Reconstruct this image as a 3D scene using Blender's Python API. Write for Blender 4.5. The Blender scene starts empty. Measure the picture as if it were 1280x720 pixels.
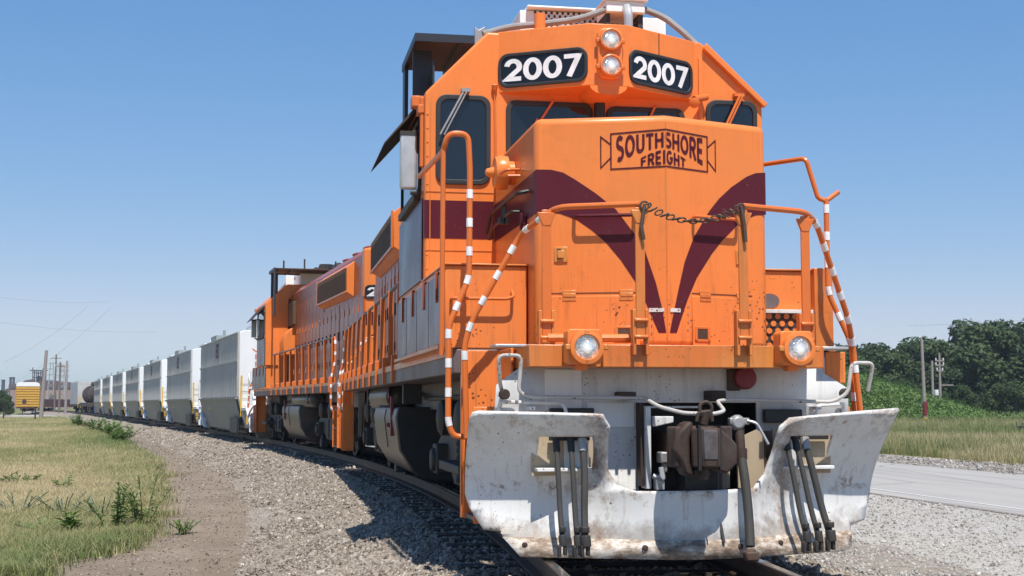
import bpy, bmesh, math, random
import numpy as np
from mathutils import Vector, Matrix
S = bpy.context.scene
COL = S.collection
rnd = random.Random(7)
NR = np.random.RandomState(11)

# ------------------------------------------------------------------ camera, sky, sun, exposure
cd = bpy.data.cameras.new('camera'); cam = bpy.data.objects.new('camera', cd); COL.objects.link(cam)
cam.location = (-3.0209, -9.3630, 1.12)
cam.rotation_euler = (math.radians(90 + 4.82), 0, math.radians(-10.2))
cd.sensor_width = 36; cd.lens = 48.375; cd.clip_start = 0.1; cd.clip_end = 6000
S.camera = cam
SUN_DIR = Vector((0.03, -0.44, 0.897)).normalized()
EL = math.asin(SUN_DIR.z); AZ = math.atan2(SUN_DIR.x, SUN_DIR.y)
W = bpy.data.worlds.new('World'); S.world = W; W.use_nodes = True
wn = W.node_tree.nodes; wl = W.node_tree.links
sky = wn.new('ShaderNodeTexSky'); sky.sky_type = 'NISHITA'; sky.sun_disc = False
sky.sun_elevation = EL; sky.sun_rotation = AZ
sky.altitude = 0; sky.air_density = 1.0; sky.dust_density = 0.0; sky.ozone_density = 3.0
sp_ = wn.new('ShaderNodeSeparateColor'); cb_ = wn.new('ShaderNodeCombineColor'); wl.new(sky.outputs[0], sp_.inputs[0])
for k_, (g_, a_, m_) in enumerate(((1.08, .68, 4.9), (.72, 1.26, 6.3), (.47, 2.52, 7.4))):      # one even grade over the whole sky
    pw = wn.new('ShaderNodeMath'); pw.operation = 'POWER'; pw.inputs[1].default_value = g_; ml = wn.new('ShaderNodeMath'); ml.operation = 'MULTIPLY'; ml.inputs[1].default_value = a_
    wl.new(sp_.outputs[k_], pw.inputs[0]); wl.new(pw.outputs[0], ml.inputs[0]); mi = wn.new('ShaderNodeMath'); mi.operation = 'SMOOTH_MIN'; mi.inputs[1].default_value = m_; mi.inputs[2].default_value = 1.6; wl.new(ml.outputs[0], mi.inputs[0]); wl.new(mi.outputs[0], cb_.inputs[k_])
wl.new(cb_.outputs[0], wn['Background'].inputs[0])
wn['Background'].inputs[1].default_value = 0.098
sd = bpy.data.lights.new('sun', 'SUN'); sun = bpy.data.objects.new('sun', sd); COL.objects.link(sun)
sd.energy = 4.8; sd.angle = math.radians(0.53); sd.color = (1.0, 0.945, 0.86)
sun.rotation_euler = SUN_DIR.to_track_quat('Z', 'Y').to_euler()
S.view_settings.view_transform = 'Standard'; S.view_settings.look = 'None'
S.view_settings.gamma = 1; S.view_settings.exposure = 0.38
S.view_settings.use_curve_mapping = False
S.render.engine = 'CYCLES'

# ------------------------------------------------------------------ node materials
class NT:
    def __init__(s, name):
        s.m = bpy.data.materials.new(name); s.m.use_nodes = True
        s.t = s.m.node_tree; s.n = s.t.nodes; s.b = s.n['Principled BSDF']
    def new(s, typ, **kw):
        n = s.n.new('ShaderNode' + typ)
        for k, v in kw.items(): setattr(n, k, v)
        return n
    def put(s, sock, v):
        if isinstance(v, bpy.types.NodeSocket): s.t.links.new(v, sock)
        elif isinstance(v, (tuple, list)) and len(v) == 3 and sock.type == 'RGBA': sock.default_value = (*v, 1)
        else: sock.default_value = v
    def coord(s, scale=1.0, kind='Object'):
        tc = s.new('TexCoord'); mp = s.new('Mapping')
        s.t.links.new(tc.outputs[kind], mp.inputs[0])
        mp.inputs['Scale'].default_value = scale if isinstance(scale, (tuple, list)) else (scale,)*3
        return mp.outputs[0]
    def noise(s, vec, scale, detail=4, rough=0.6):
        n = s.new('TexNoise'); s.put(n.inputs['Vector'], vec); n.inputs['Scale'].default_value = scale
        n.inputs['Detail'].default_value = detail; n.inputs['Roughness'].default_value = rough
        return n.outputs['Fac']
    def vor(s, vec, scale, out='Distance', rand=1.0):
        n = s.new('TexVoronoi'); s.put(n.inputs['Vector'], vec); n.inputs['Scale'].default_value = scale
        n.inputs['Randomness'].default_value = rand
        return n.outputs[out]
    def ramp(s, fac, *stops):
        n = s.new('ValToRGB'); s.put(n.inputs[0], fac); e = n.color_ramp.elements
        while len(e) < len(stops): e.new(0.5)
        for i, (p, c) in enumerate(stops):
            e[i].position = p
            e[i].color = (*c, 1) if isinstance(c, (tuple, list)) else (c, c, c, 1)
        return n.outputs[0]
    def mix(s, fac, a, b, mode='MIX'):
        n = s.new('Mix', data_type='RGBA', blend_type=mode)
        s.put(n.inputs[0], fac); s.put(n.inputs[6], a); s.put(n.inputs[7], b)
        return n.outputs[2]
    def math(s, op, a, b=0.5):
        n = s.new('Math', operation=op); s.put(n.inputs[0], a); s.put(n.inputs[1], b)
        return n.outputs[0]
    def bump(s, h, strength=0.3, dist=0.01):
        n = s.new('Bump'); s.put(n.inputs['Height'], h); n.inputs['Strength'].default_value = strength
        n.inputs['Distance'].default_value = dist
        s.t.links.new(n.outputs[0], s.b.inputs['Normal'])
    def fin(s, col=None, rough=None, metal=None, spec=None, coat=None):
        if col is not None: s.put(s.b.inputs['Base Color'], col)
        if rough is not None: s.put(s.b.inputs['Roughness'], rough)
        if metal is not None: s.put(s.b.inputs['Metallic'], metal)
        if spec is not None: s.put(s.b.inputs['Specular IOR Level'], spec)
        if coat is not None: s.put(s.b.inputs['Coat Weight'], coat); s.b.inputs['Coat Roughness'].default_value = 0.12
        return s.m

def plain(name, col, rough=0.6, metal=0.0, spec=0.5):
    n = NT(name); v = n.coord(3); f = n.noise(v, 2.2)
    c = n.mix(n.ramp(f, (0.3, 0.0), (0.75, 1.0)), tuple(x*0.82 for x in col), tuple(min(1, x*1.12) for x in col))
    return n.fin(c, rough, metal, spec)

def paint(name, col, dirt=(0.12, 0.07, 0.04), dirt_amt=0.35, chips=0.5, rough=0.32, coat=0.0, fade=None, streak=0.25, chip_col=(0.07, 0.035, 0.02), wav=0.25, spec=0.5, low=False):
    n = NT(name); v = n.coord(1); 
    f = n.noise(v, 1.7, 5, 0.62)
    c = n.mix(n.ramp(f, (0.25, 0.0), (0.8, 1.0)), tuple(x*0.93 for x in col), tuple(min(1, x*1.05) for x in col))
    if fade: c = n.mix(n.ramp(n.noise(v, 0.9, 3), (0.4, 0.0), (0.65, 1.0)), c, fade)
    # grime streaks running down
    st = n.noise(n.coord((9, 9, 0.7)), 1.5, 5, 0.7)
    c = n.mix(n.math('MULTIPLY', n.ramp(st, (0.52, 0.0), (0.78, 1.0)), streak), c, dirt)
    zf = 1.0
    if low:
        sx = n.new('SeparateXYZ'); n.put(sx.inputs[0], v); zf = n.ramp(n.math('MULTIPLY', sx.outputs[2], .25), (.42, 1.0), (.66, .18))
        rs = n.noise(n.coord((16, 16, 1.1)), 1.6, 6, .75)
        c = n.mix(n.math('MULTIPLY', n.ramp(rs, (.53, 0.0), (.72, .6)), zf), c, (0.24, .08, .03))
        c = n.mix(n.math('MULTIPLY', n.ramp(n.math('ADD', sx.outputs[2], n.math('MULTIPLY', n.noise(v, 5, 6, .8), .35)), (.0, 0.0), (.999, 0.0)), zf), c, (.2,.1,.05)) if False else c
        c = n.mix(n.math('MULTIPLY', n.ramp(n.noise(v, 1.3, 5, .7), (.45, 0.0), (.75, .28)), 1.0), c, (0.62, .24, .085))
    gr = n.ramp(n.noise(v, 4.5, 6, 0.75), (0.55, 0.0), (0.8, 1.0))
    c = n.mix(n.math('MULTIPLY', gr, dirt_amt), c, dirt)
    # chips and rust specks
    vd = n.vor(v, 26); mk = n.noise(v, 2.3, 3)
    ch = n.math('LESS_THAN', vd, n.math('MULTIPLY', n.ramp(mk, (0.42, 0.0), (0.8, 0.34*chips)), zf))
    c = n.mix(n.math('MULTIPLY', ch, 0.85), c, chip_col)
    n.bump(n.noise(v, 3.0, 2), wav, 0.004)
    return n.fin(c, n.ramp(f, (0.3, rough*0.85), (0.7, rough*1.25)), coat=coat, spec=spec)

ORANGE = (0.79, 0.218, 0.050)
M = {}
M['orange'] = paint('orange_paint', ORANGE, dirt_amt=0.20, chips=1.35, streak=0.13, spec=0.3, low=True, wav=0.4)
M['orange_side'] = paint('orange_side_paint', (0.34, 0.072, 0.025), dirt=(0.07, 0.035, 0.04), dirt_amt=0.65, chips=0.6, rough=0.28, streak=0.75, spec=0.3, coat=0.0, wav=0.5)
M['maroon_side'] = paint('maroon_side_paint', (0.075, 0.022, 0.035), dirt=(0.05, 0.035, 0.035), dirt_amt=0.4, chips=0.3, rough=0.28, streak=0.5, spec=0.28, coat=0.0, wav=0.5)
M['orange_worn'] = paint('worn_orange_paint', (0.62, 0.165, 0.035), dirt=(0.16, 0.08, 0.03), dirt_amt=0.55, chips=0.9, fade=(0.62, 0.26, 0.06), streak=0.4)
M['orange_rail'] = paint('orange_handrail_paint', (0.66, 0.16, 0.03), dirt_amt=0.25, chips=0.6, streak=0.0)
M['maroon'] = paint('maroon_paint', (0.092, 0.014, 0.023), spec=0.18, dirt=(0.10, 0.06, 0.05), dirt_amt=0.2, chips=0.5, streak=0.12, chip_col=(0.3, 0.22, 0.2))
M['white_paint'] = paint('white_paint', (0.66, 0.66, 0.65), dirt=(0.22, 0.15, 0.09), dirt_amt=0.5, chips=1.1, rough=0.5, streak=0.5)
M['white_clean'] = paint('clean_white_paint', (0.80, 0.80, 0.79), dirt=(0.4, 0.37, 0.33), dirt_amt=0.25, chips=0.05, rough=0.5, streak=0.2)
M['tape'] = plain('reflective_tape', (0.82, 0.83, 0.84), 0.35)
M['black'] = plain('black_steel', (0.018, 0.018, 0.019), 0.5)
M['dark_steel'] = plain('grimy_dark_steel', (0.035, 0.032, 0.03), 0.6)
M['frame'] = paint('weathered_frame_paint', (0.13, 0.10, 0.105), dirt=(0.2, 0.15, 0.12), dirt_amt=0.6, chips=0.8, rough=0.5, streak=0.7)
M['rubber'] = plain('black_rubber', (0.022, 0.023, 0.026), 0.55)
M['hose'] = plain('dusty_rubber_hose', (0.042, 0.040, 0.038), 0.75)
M['board'] = plain('number_board_black', (0.008, 0.009, 0.014), 0.18)
M['digit'] = plain('number_white', (0.82, 0.83, 0.85), 0.4)
M['grey_metal'] = plain('grey_metal', (0.33, 0.33, 0.33), 0.45, 0.3)
M['galv'] = plain('galvanised_metal', (0.52, 0.53, 0.54), 0.42, 0.5)
M['conduit'] = plain('grey_conduit', (0.26, 0.245, 0.235), 0.6)
M['dark_brown'] = plain('dark_brown_panel', (0.06, 0.036, 0.024), 0.6)
M['blue_dark'] = plain('dark_blue_steel', (0.022, 0.027, 0.038), 0.45)
M['tan'] = paint('rusty_cream_plate', (0.44, 0.35, 0.24), dirt=(0.20, 0.095, 0.04), dirt_amt=0.7, chips=0.8, rough=0.7, streak=0.4)
M['red'] = plain('dull_red_enamel', (0.20, 0.022, 0.03), 0.6)
M['chain'] = plain('brown_chain_steel', (0.13, 0.09, 0.07), 0.5, 0.6)
M['worn_white'] = paint('worn_white_tube', (0.74, 0.73, 0.71), dirt=(0.16, 0.09, 0.05), dirt_amt=0.8, chips=1.3, rough=0.5, streak=0.3)
M['yellow'] = plain('safety_yellow', (0.72, 0.42, 0.02), 0.5)
M['worn_tube'] = paint('worn_grey_tube', (0.50, 0.48, 0.46), dirt=(0.16, 0.09, 0.05), dirt_amt=0.9, chips=1.6, rough=0.45, streak=0.3)
def rust(name, a, b, c):
    n = NT(name); v = n.coord(1); f = n.noise(v, 7, 8, 0.7); g = n.noise(v, 30, 4)
    k = n.mix(n.ramp(f, (0.35, 0.0), (0.65, 1.0)), a, b)
    k = n.mix(n.ramp(n.noise(v, 3, 4), (0.52, 0.0), (0.7, 0.7)), k, c)
    n.bump(n.math('ADD', g, f), 0.35, 0.0022)
    return n.fin(k, 0.7)
M['rust'] = rust('rusty_cast_steel', (0.022, 0.013, 0.010), (0.062, 0.034, 0.022), (0.078, 0.068, 0.066))
M['worn_steel'] = rust('worn_coupler_steel', (0.045, 0.030, 0.024), (0.115, 0.110, 0.120), (0.06, 0.038, 0.028))
M['rust_dark'] = rust('dark_rust', (0.04, 0.022, 0.015), (0.10, 0.05, 0.03), (0.08, 0.06, 0.05))
def tankmat():
    n = NT('worn_tank_black'); v = n.coord((1, 1, 1)); f = n.noise(n.coord((1.2, 14, 1.2)), 1.4, 6, 0.7)
    c = n.mix(n.ramp(f, (0.35, 0.0), (0.7, 1.0)), (0.035, 0.033, 0.032), (0.14, 0.125, 0.115))
    c = n.mix(n.ramp(n.noise(v, 2.2, 6), (0.55, 0.0), (0.7, 0.6)), c, (0.20, 0.075, 0.05))
    n.bump(f, 0.2, 0.004)
    return n.fin(c, 0.36, 0.2)
M['tank'] = tankmat()
def platemat():   # plow white: rust low down, specks
    n = NT('plow_white_paint'); v = n.coord(1); f = n.noise(v, 2.0, 5)
    c = n.mix(n.ramp(f, (0.3, 0.0), (0.75, 1.0)), (0.62, 0.62, 0.61), (0.76, 0.76, 0.75))
    sp = n.new('SeparateXYZ'); n.put(sp.inputs[0], v); z = sp.outputs[2]
    mk = n.noise(v, 5, 6, 0.75)
    # bare worn metal and mud near the cutting edge
    wz = n.math('ADD', z, n.math('MULTIPLY', mk, -0.42))
    c = n.mix(n.ramp(wz, (0.0, 0.6), (0.10, 0.0)), c, n.mix(n.ramp(n.noise(v, 9, 6, .8), (.4, 0.0), (.62, 1.0)), (0.10, 0.07, 0.05), (0.34, 0.27, 0.20)))
    w2 = n.ramp(n.noise(v, 3.1, 6, 0.8), (0.56, 0.0), (0.72, 0.75))
    c = n.mix(w2, c, (0.50, 0.44, 0.36))
    ax = n.new('SeparateXYZ'); n.put(ax.inputs[0], v); xa = n.math('ABSOLUTE', n.math('SUBTRACT', ax.outputs[0], .03))
    inn = n.math('MULTIPLY', n.ramp(xa, (.50, 0.0), (.60, 1.0), (.74, 1.0), (.95, 0.0)), n.ramp(n.noise(v, 4.2, 7, .8), (.44, 0.0), (.60, .8)))
    c = n.mix(inn, c, (0.20, 0.115, 0.065))
    c = n.mix(n.math('MULTIPLY', n.ramp(z, (.80, 0.0), (1.0, 1.0)), n.ramp(n.noise(v, 5.5, 7, .8), (.50, 0.0), (.62, .65))), c, (0.25, 0.17, 0.11))
    c = n.mix(n.math('MULTIPLY', n.ramp(z, (.42, 0.0), (.52, 1.0), (.60, 0.0)), n.ramp(n.noise(v, 7, 6, .8), (.52, 0.0), (.60, .85))), c, (0.20, 0.10, 0.055))
    vd = n.vor(v, 17); c = n.mix(n.math('LESS_THAN', vd, n.ramp(n.noise(v, 3, 3), (0.48, 0.0), (0.78, 0.26))), c, (0.10, 0.045, 0.022))
    vd2 = n.vor(v, 45); c = n.mix(n.math('LESS_THAN', vd2, n.ramp(n.noise(v, 2.2, 3), (0.50, 0.0), (0.74, 0.30))), c, (0.09, 0.05, 0.03))
    st = n.noise(n.coord((14, 14, 1.0)), 1.3, 5, 0.7)
    c = n.mix(n.ramp(st, (0.55, 0.0), (0.78, 0.65)), c, (0.34, 0.21, 0.12))
    rb = n.noise(n.coord((1, 1, 1)), 6.5, 8, 0.8); c = n.mix(n.ramp(rb, (0.60, 0.0), (0.68, 0.85)), c, (0.20, 0.10, 0.05))
    n.bump(n.noise(v, 4, 3), 0.35, 0.006)
    return n.fin(c, 0.5)
M['plow'] = platemat()
def edgemat():
    n = NT('worn_cutting_edge'); v = n.coord(1); f = n.noise(n.coord((2.2, 2.2, 5)), 2.2, 7, .78)
    c = n.ramp(f, (.34, (.10, .07, .055)), (.47, (.27, .20, .145)), (.56, (.52, .46, .40)), (.66, (.68, .66, .63)))
    n.bump(n.noise(v, 18, 4), .4, .004); return n.fin(c, .6)
M['edge'] = edgemat()
def glassmat():
    n = NT('dark_cab_glass'); n.b.inputs['Base Color'].default_value = (0.006, 0.010, 0.016, 1)
    n.b.inputs['Roughness'].default_value = 0.03; n.b.inputs['IOR'].default_value = 1.55
    v = n.coord(1); n.bump(n.noise(v, 1.2, 1), 0.08, 0.01); n.b.inputs['Coat Weight'].default_value = 0.4
    return n.m
M['glass'] = glassmat()
def lampmat():
    n = NT('lit_lamp_lens'); v = n.coord(1); f = n.noise(v, 14, 2)
    sp = n.new('VectorMath', operation='LENGTH'); n.put(sp.inputs[0], v)
    k = n.ramp(n.math('ADD', sp.outputs['Value'], n.math('MULTIPLY', f, 0.06)), (0.045, (1.0, 0.95, 0.85)), (0.085, (0.10, 0.10, 0.10)))
    n.put(n.b.inputs['Emission Color'], k); n.b.inputs['Emission Strength'].default_value = 1.3
    n.bump(n.vor(v, 55), 0.7, 0.01)
    return n.fin(n.ramp(f, (0.4, (0.25, 0.26, 0.27)), (0.6, (0.8, 0.8, 0.8))), 0.08, 0.75)
M['lamp'] = lampmat()
def grillemat():
    n = NT('brown_grille'); v = n.coord(1); f = n.noise(v, 3, 5)
    return n.fin(n.mix(f, (0.05, 0.028, 0.014), (0.15, 0.075, 0.035)), 0.6)
M['grille'] = grillemat()

# ------------------------------------------------------------------ mesh helpers
class MB:
    def __init__(s): s.v = []; s.f = []
    def add(s, vs, fs):
        o = len(s.v); s.v += [tuple(p) for p in vs]; s.f += [tuple(i + o for i in f) for f in fs]; return s
    def box(s, x0, x1, y0, y1, z0, z1):
        v = [(x0,y0,z0),(x1,y0,z0),(x1,y1,z0),(x0,y1,z0),(x0,y0,z1),(x1,y0,z1),(x1,y1,z1),(x0,y1,z1)]
        return s.add(v, [(0,3,2,1),(4,5,6,7),(0,1,5,4),(1,2,6,5),(2,3,7,6),(3,0,4,7)])
    def prism(s, poly, axis, a, b, f=None):
        """poly: 2-D outline; extruded along axis (0,1,2) from a to b. f maps points."""
        n = len(poly); vs = []
        for t in (a, b):
            for p, q in poly:
                c = [p, q]; c.insert(axis, t); vs.append(f(c) if f else tuple(c))
        return s.add(vs, [tuple(range(n))[::-1], tuple(range(n, 2*n))] + [(i, (i+1) % n, n+(i+1) % n, n+i) for i in range(n)])
    def ring(s, outer, inner, axis, a, b, f=None):
        n = len(outer); vs = []
        for t in (a, b):
            for pl in (outer, inner):
                for p, q in pl:
                    c = [p, q]; c.insert(axis, t); vs.append(f(c) if f else tuple(c))
        fs = []
        for i in range(n):
            j = (i+1) % n
            fs += [(i, j, n+j, n+i), (2*n+i, 3*n+i, 3*n+j, 2*n+j), (i, 2*n+i, 2*n+j, j), (n+i, n+j, 3*n+j, 3*n+i)]
        return s.add(vs, fs)
    def cyl(s, p0, p1, r0, r1=None, n=16, caps=True):
        p0, p1 = Vector(p0), Vector(p1); r1 = r0 if r1 is None else r1
        d = (p1-p0).normalized(); u = d.orthogonal().normalized(); w = d.cross(u)
        vs = []
        for p, r in ((p0, r0), (p1, r1)):
            for i in range(n):
                a = 2*math.pi*i/n; vs.append(p + (u*math.cos(a) + w*math.sin(a))*r)
        fs = [(i, (i+1) % n, n+(i+1) % n, n+i) for i in range(n)]
        if caps: fs += [tuple(range(n))[::-1], tuple(range(n, 2*n))]
        return s.add(vs, fs)
    def lathe(s, p0, d, prof, n=24):
        """prof: list of (distance along d, radius)"""
        p0 = Vector(p0); d = Vector(d).normalized(); u = d.orthogonal().normalized(); w = d.cross(u); vs = []
        for t, r in prof:
            for i in range(n):
                a = 2*math.pi*i/n; vs.append(p0 + d*t + (u*math.cos(a) + w*math.sin(a))*r)
        fs = []
        for k in range(len(prof)-1):
            fs += [(k*n+i, k*n+(i+1) % n, (k+1)*n+(i+1) % n, (k+1)*n+i) for i in range(n)]
        fs += [tuple(range(n))[::-1], tuple(range((len(prof)-1)*n, len(prof)*n))]
        return s.add(vs, fs)
    def tube(s, pts, r, n=10, bend=0.0, caps=True):
        pts = fillet(pts, bend) if bend else [Vector(p) for p in pts]
        vs = []; T = []
        for i in range(len(pts)):
            a = pts[max(i-1, 0)]; b = pts[min(i+1, len(pts)-1)]; T.append((b-a).normalized())
        u = T[0].orthogonal().normalized()
        for i, p in enumerate(pts):
            u = (u - T[i]*u.dot(T[i])).normalized(); w = T[i].cross(u)
            rr = r[i] if isinstance(r, list) else r
            for k in range(n):
                a = 2*math.pi*k/n; vs.append(p + (u*math.cos(a) + w*math.sin(a))*rr)
        fs = []
        for i in range(len(pts)-1):
            fs += [(i*n+k, i*n+(k+1) % n, (i+1)*n+(k+1) % n, (i+1)*n+k) for k in range(n)]
        if caps: fs += [tuple(range(n))[::-1], tuple(range((len(pts)-1)*n, len(pts)*n))]
        return s.add(vs, fs)

def fillet(pts, r, n=6):
    pts = [Vector(p) for p in pts]; out = [pts[0]]
    for i in range(1, len(pts)-1):
        a, b, c = pts[i-1], pts[i], pts[i+1]
        d0 = (a-b); d1 = (c-b); k = min(r, d0.length*0.45, d1.length*0.45)
        p, q = b + d0.normalized()*k, b + d1.normalized()*k
        for j in range(n+1):
            t = j/n; out.append(p*(1-t)**2 + b*2*t*(1-t) + q*t*t)
    out.append(pts[-1]); return out

def along(pts, t0, t1):
    """sub-polyline of pts between arc lengths t0 and t1"""
    out = []; acc = 0
    for a, b in zip(pts[:-1], pts[1:]):
        l = (b-a).length
        if l < 1e-9: continue
        lo, hi = max(t0, acc), min(t1, acc+l)
        if hi > lo:
            p, q = a + (b-a)*((lo-acc)/l), a + (b-a)*((hi-acc)/l)
            if not out or (out[-1]-p).length > 1e-6: out.append(p)
            out.append(q)
        acc += l
    return out

def rrect(x0, x1, z0, z1, r, n=5):
    out = []
    for cx, cz, a0 in ((x1-r, z1-r, 0), (x0+r, z1-r, 90), (x0+r, z0+r, 180), (x1-r, z0+r, 270)):
        for k in range(n+1):
            a = math.radians(a0 + 90*k/n); out.append((cx + r*math.cos(a), cz + r*math.sin(a)))
    return out

def mesh_of(name, vs, fs, mat, smooth=35):
    me = bpy.data.meshes.new(name); me.from_pydata(vs, [], fs); me.validate()
    bm = bmesh.new(); bm.from_mesh(me); bmesh.ops.recalc_face_normals(bm, faces=bm.faces); bm.to_mesh(me); bm.free()
    if mat is not None: me.materials.append(mat)
    if smooth:
        me.polygons.foreach_set('use_smooth', [True]*len(me.polygons)); me.set_sharp_from_angle(angle=math.radians(smooth))
    me.update(); return me

def link(name, me, parent=None, loc=None, bevel=0, seg=2, angle=35):
    o = bpy.data.objects.new(name, me); COL.objects.link(o)
    if parent: o.parent = parent
    if loc is not None: o.location = loc
    if bevel:
        b = o.modifiers.new('bevel', 'BEVEL'); b.width = bevel; b.segments = seg; b.limit_method = 'ANGLE'; b.angle_limit = math.radians(angle)
        b.harden_normals = False
    return o

def split_parts(isl, name, mat, *a):
    out = []
    for m in isl:
        o = link(name, mesh_of(name, m.v, m.f, M[mat] if isinstance(mat, str) else mat, a[4]), a[0], a[6], a[1], a[2], a[3]); out.append(o)
    return out[0]
def part(name, mb, mat, parent=None, bevel=0, seg=2, angle=35, smooth=35, label=None, loc=None):
    if name in SPLIT:
        isl = islands(mb)
        if len(isl) > 1:
            return split_parts(isl, name, mat, parent, bevel, seg, angle, smooth, label, loc)
    o = link(name, mesh_of(name, mb.v, mb.f, M[mat] if isinstance(mat, str) else mat, smooth), parent, loc, bevel, seg, angle)
    if label: o['label'] = label
    return o

SPLIT = set('knuckle_slot reflective_band lamp_clip canopy_post maroon_band cutting_edge_bolt rivet lever_bracket cable_bracket antenna_leg canopy_rib stanchion_foot sill_lip box_rail canopy_edge'.split())
def islands(mb):
    par = list(range(len(mb.v)))
    def fd(i):
        while par[i] != i: par[i] = par[par[i]]; i = par[i]
        return i
    for f in mb.f:
        for q in f[1:]: par[fd(q)] = fd(f[0])
    out = {}
    for f in mb.f: out.setdefault(fd(f[0]), []).append(f)
    res = []
    for fs in out.values():
        ids = sorted({i for f in fs for i in f}); mp = {i: k for k, i in enumerate(ids)}; m = MB(); m.add([mb.v[i] for i in ids], [tuple(mp[i] for i in f) for f in fs]); res.append(m)
    return res

def thing(o, label, cat, group=None, kind=None):
    o['label'] = label; o['category'] = cat
    if group: o['group'] = group
    if kind: o['kind'] = kind
    return o
def empty(name, loc=(0,0,0), rz=0):
    o = bpy.data.objects.new(name, None); COL.objects.link(o); o.location = loc; o.rotation_euler = (0,0,rz); o.empty_display_size = 0.3
    return o
def struct(o): o['kind'] = 'structure'; return o
def copy_tree(o, parent=None):
    c = o.copy(); COL.objects.link(c)
    if parent: c.parent = parent
    for ch in o.children: copy_tree(ch, c)
    return c

# stroke lettering -> flat ribbons; warp maps (x, y) of the text plane to 3-D
def arc(cx, cy, rx, ry, a0, a1, n=14):
    return [(cx + rx*math.cos(math.radians(a0+(a1-a0)*i/n)), cy + ry*math.sin(math.radians(a0+(a1-a0)*i/n))) for i in range(n+1)]
GLY = {
 '0': (0.66, [arc(.33,.5,.25,.42,0,360,28)]),
 '2': (0.62, [arc(.30,.66,.235,.27,172,-28,14) + [(.075,.10),(.60,.10)]]),
 '7': (0.62, [[(.02,.92),(.55,.92),(.20,0)]]),
 'S': (0.56, [arc(.28,.73,.20,.20,35,255,10) + arc(.28,.29,.21,.22,75,-140,10)]),
 'O': (0.72, [arc(.36,.5,.28,.42,0,360,26)]),
 'U': (0.64, [[(.10,1),(.10,.35)] + arc(.32,.32,.22,.25,180,360,10) + [(.54,1)]]),
 'T': (0.56, [[(0,.92),(.56,.92)],[(.28,.92),(.28,0)]]),
 'H': (0.64, [[(.09,0),(.09,1)],[(.55,0),(.55,1)],[(.09,.5),(.55,.5)]]),
 'R': (0.60, [[(.09,0),(.09,1)],[(.09,.92),(.30,.92)]+arc(.32,.70,.19,.22,90,-90,8)+[(.09,.48)],[(.30,.48),(.55,0)]]),
 'E': (0.54, [[(.09,0),(.09,1)],[(.09,.92),(.50,.92)],[(.09,.5),(.46,.5)],[(.09,.08),(.50,.08)]]),
 'F': (0.52, [[(.09,0),(.09,1)],[(.09,.92),(.50,.92)],[(.09,.5),(.44,.5)]]),
 'I': (0.24, [[(.12,0),(.12,1)]]),
 'G': (0.70, [arc(.36,.5,.27,.42,48,345,18) + [(.62,.48),(.38,.48)]]),
 'D': (0.62, [[(.09,0),(.09,1)],[(.09,.92),(.22,.92)]+arc(.24,.5,.28,.42,90,-90,12)+[(.09,.08)]]),
 '3': (0.58, [arc(.27,.72,.20,.20,150,-80,9)+arc(.27,.29,.23,.22,80,-150,9)]),
}
def ribbon(mb, pl, w, fn):
    pl = [Vector((p[0], p[1])) for p in pl]; n = len(pl)
    closed = (pl[0]-pl[-1]).length < 1e-4
    if closed: pl = pl[:-1]; n -= 1
    vs = []
    for i in range(n):
        a = pl[i-1] if (i or closed) else None; b = pl[(i+1) % n] if (i < n-1 or closed) else None
        d0 = (pl[i]-a).normalized() if a is not None else None; d1 = (b-pl[i]).normalized() if b is not None else None
        d0 = d0 if d0 is not None else d1; d1 = d1 if d1 is not None else d0
        n0 = Vector((-d0.y, d0.x)); n1 = Vector((-d1.y, d1.x)); m = (n0+n1); m = m.normalized() if m.length > 1e-6 else n0
        k = w*0.5/max(0.45, m.dot(n0))
        vs += [fn(*(pl[i]+m*k)), fn(*(pl[i]-m*k))]
    fs = [(2*i, 2*i+1, 2*((i+1) % n)+1, 2*((i+1) % n)) for i in range(n if closed else n-1)]
    mb.add(vs, fs)
def text_width(t, gap=0.08): return sum(GLY[c][0] + gap for c in t) - gap
def text_mb(t, w, fn, gap=0.08, mb=None):
    """fn(u, v): u 0..width, v 0..1"""
    mb = mb or MB(); x = 0
    for c in t:
        gw, sts = GLY[c]
        for st in sts:
            st2 = []
            for i in range(len(st)-1):   # subdivide long straight strokes so warps stay smooth
                st2.append(st[i])
                if math.dist(st[i], st[i+1]) > 0.25: st2 += [((st[i][0]*(3-k)+st[i+1][0]*k)/3, (st[i][1]*(3-k)+st[i+1][1]*k)/3) for k in (1, 2)]
            st2.append(st[-1])
            ribbon(mb, [(p+x, q) for p, q in st2], w, fn)
        x += gw + gap
    return mb

def sheet(outline, axis, xc, zc, holes, fmap, thick=0.0):
    """planar outline (u,v) cut at xc/zc lines, holes dropped, then mapped to 3-D; returns (verts, faces)"""
    bm = bmesh.new(); vs = [bm.verts.new((u, v, 0)) for u, v in outline]; bm.faces.new(vs)
    for x in xc: bmesh.ops.bisect_plane(bm, geom=bm.verts[:]+bm.edges[:]+bm.faces[:], plane_co=(x,0,0), plane_no=(1,0,0))
    for z in zc: bmesh.ops.bisect_plane(bm, geom=bm.verts[:]+bm.edges[:]+bm.faces[:], plane_co=(0,z,0), plane_no=(0,1,0))
    dead = []
    for f in bm.faces:
        c = f.calc_center_median()
        if any(x0 < c.x < x1 and z0 < c.y < z1 for x0, x1, z0, z1 in holes): dead.append(f)
    bmesh.ops.delete(bm, geom=dead, context='FACES')
    bmesh.ops.remove_doubles(bm, verts=bm.verts[:], dist=1e-4)
    bm.verts.index_update()
    v = [fmap(p.co.x, p.co.y) for p in bm.verts]; f = [tuple(q.index for q in fc.verts) for fc in bm.faces]
    bm.free(); return v, f

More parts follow.
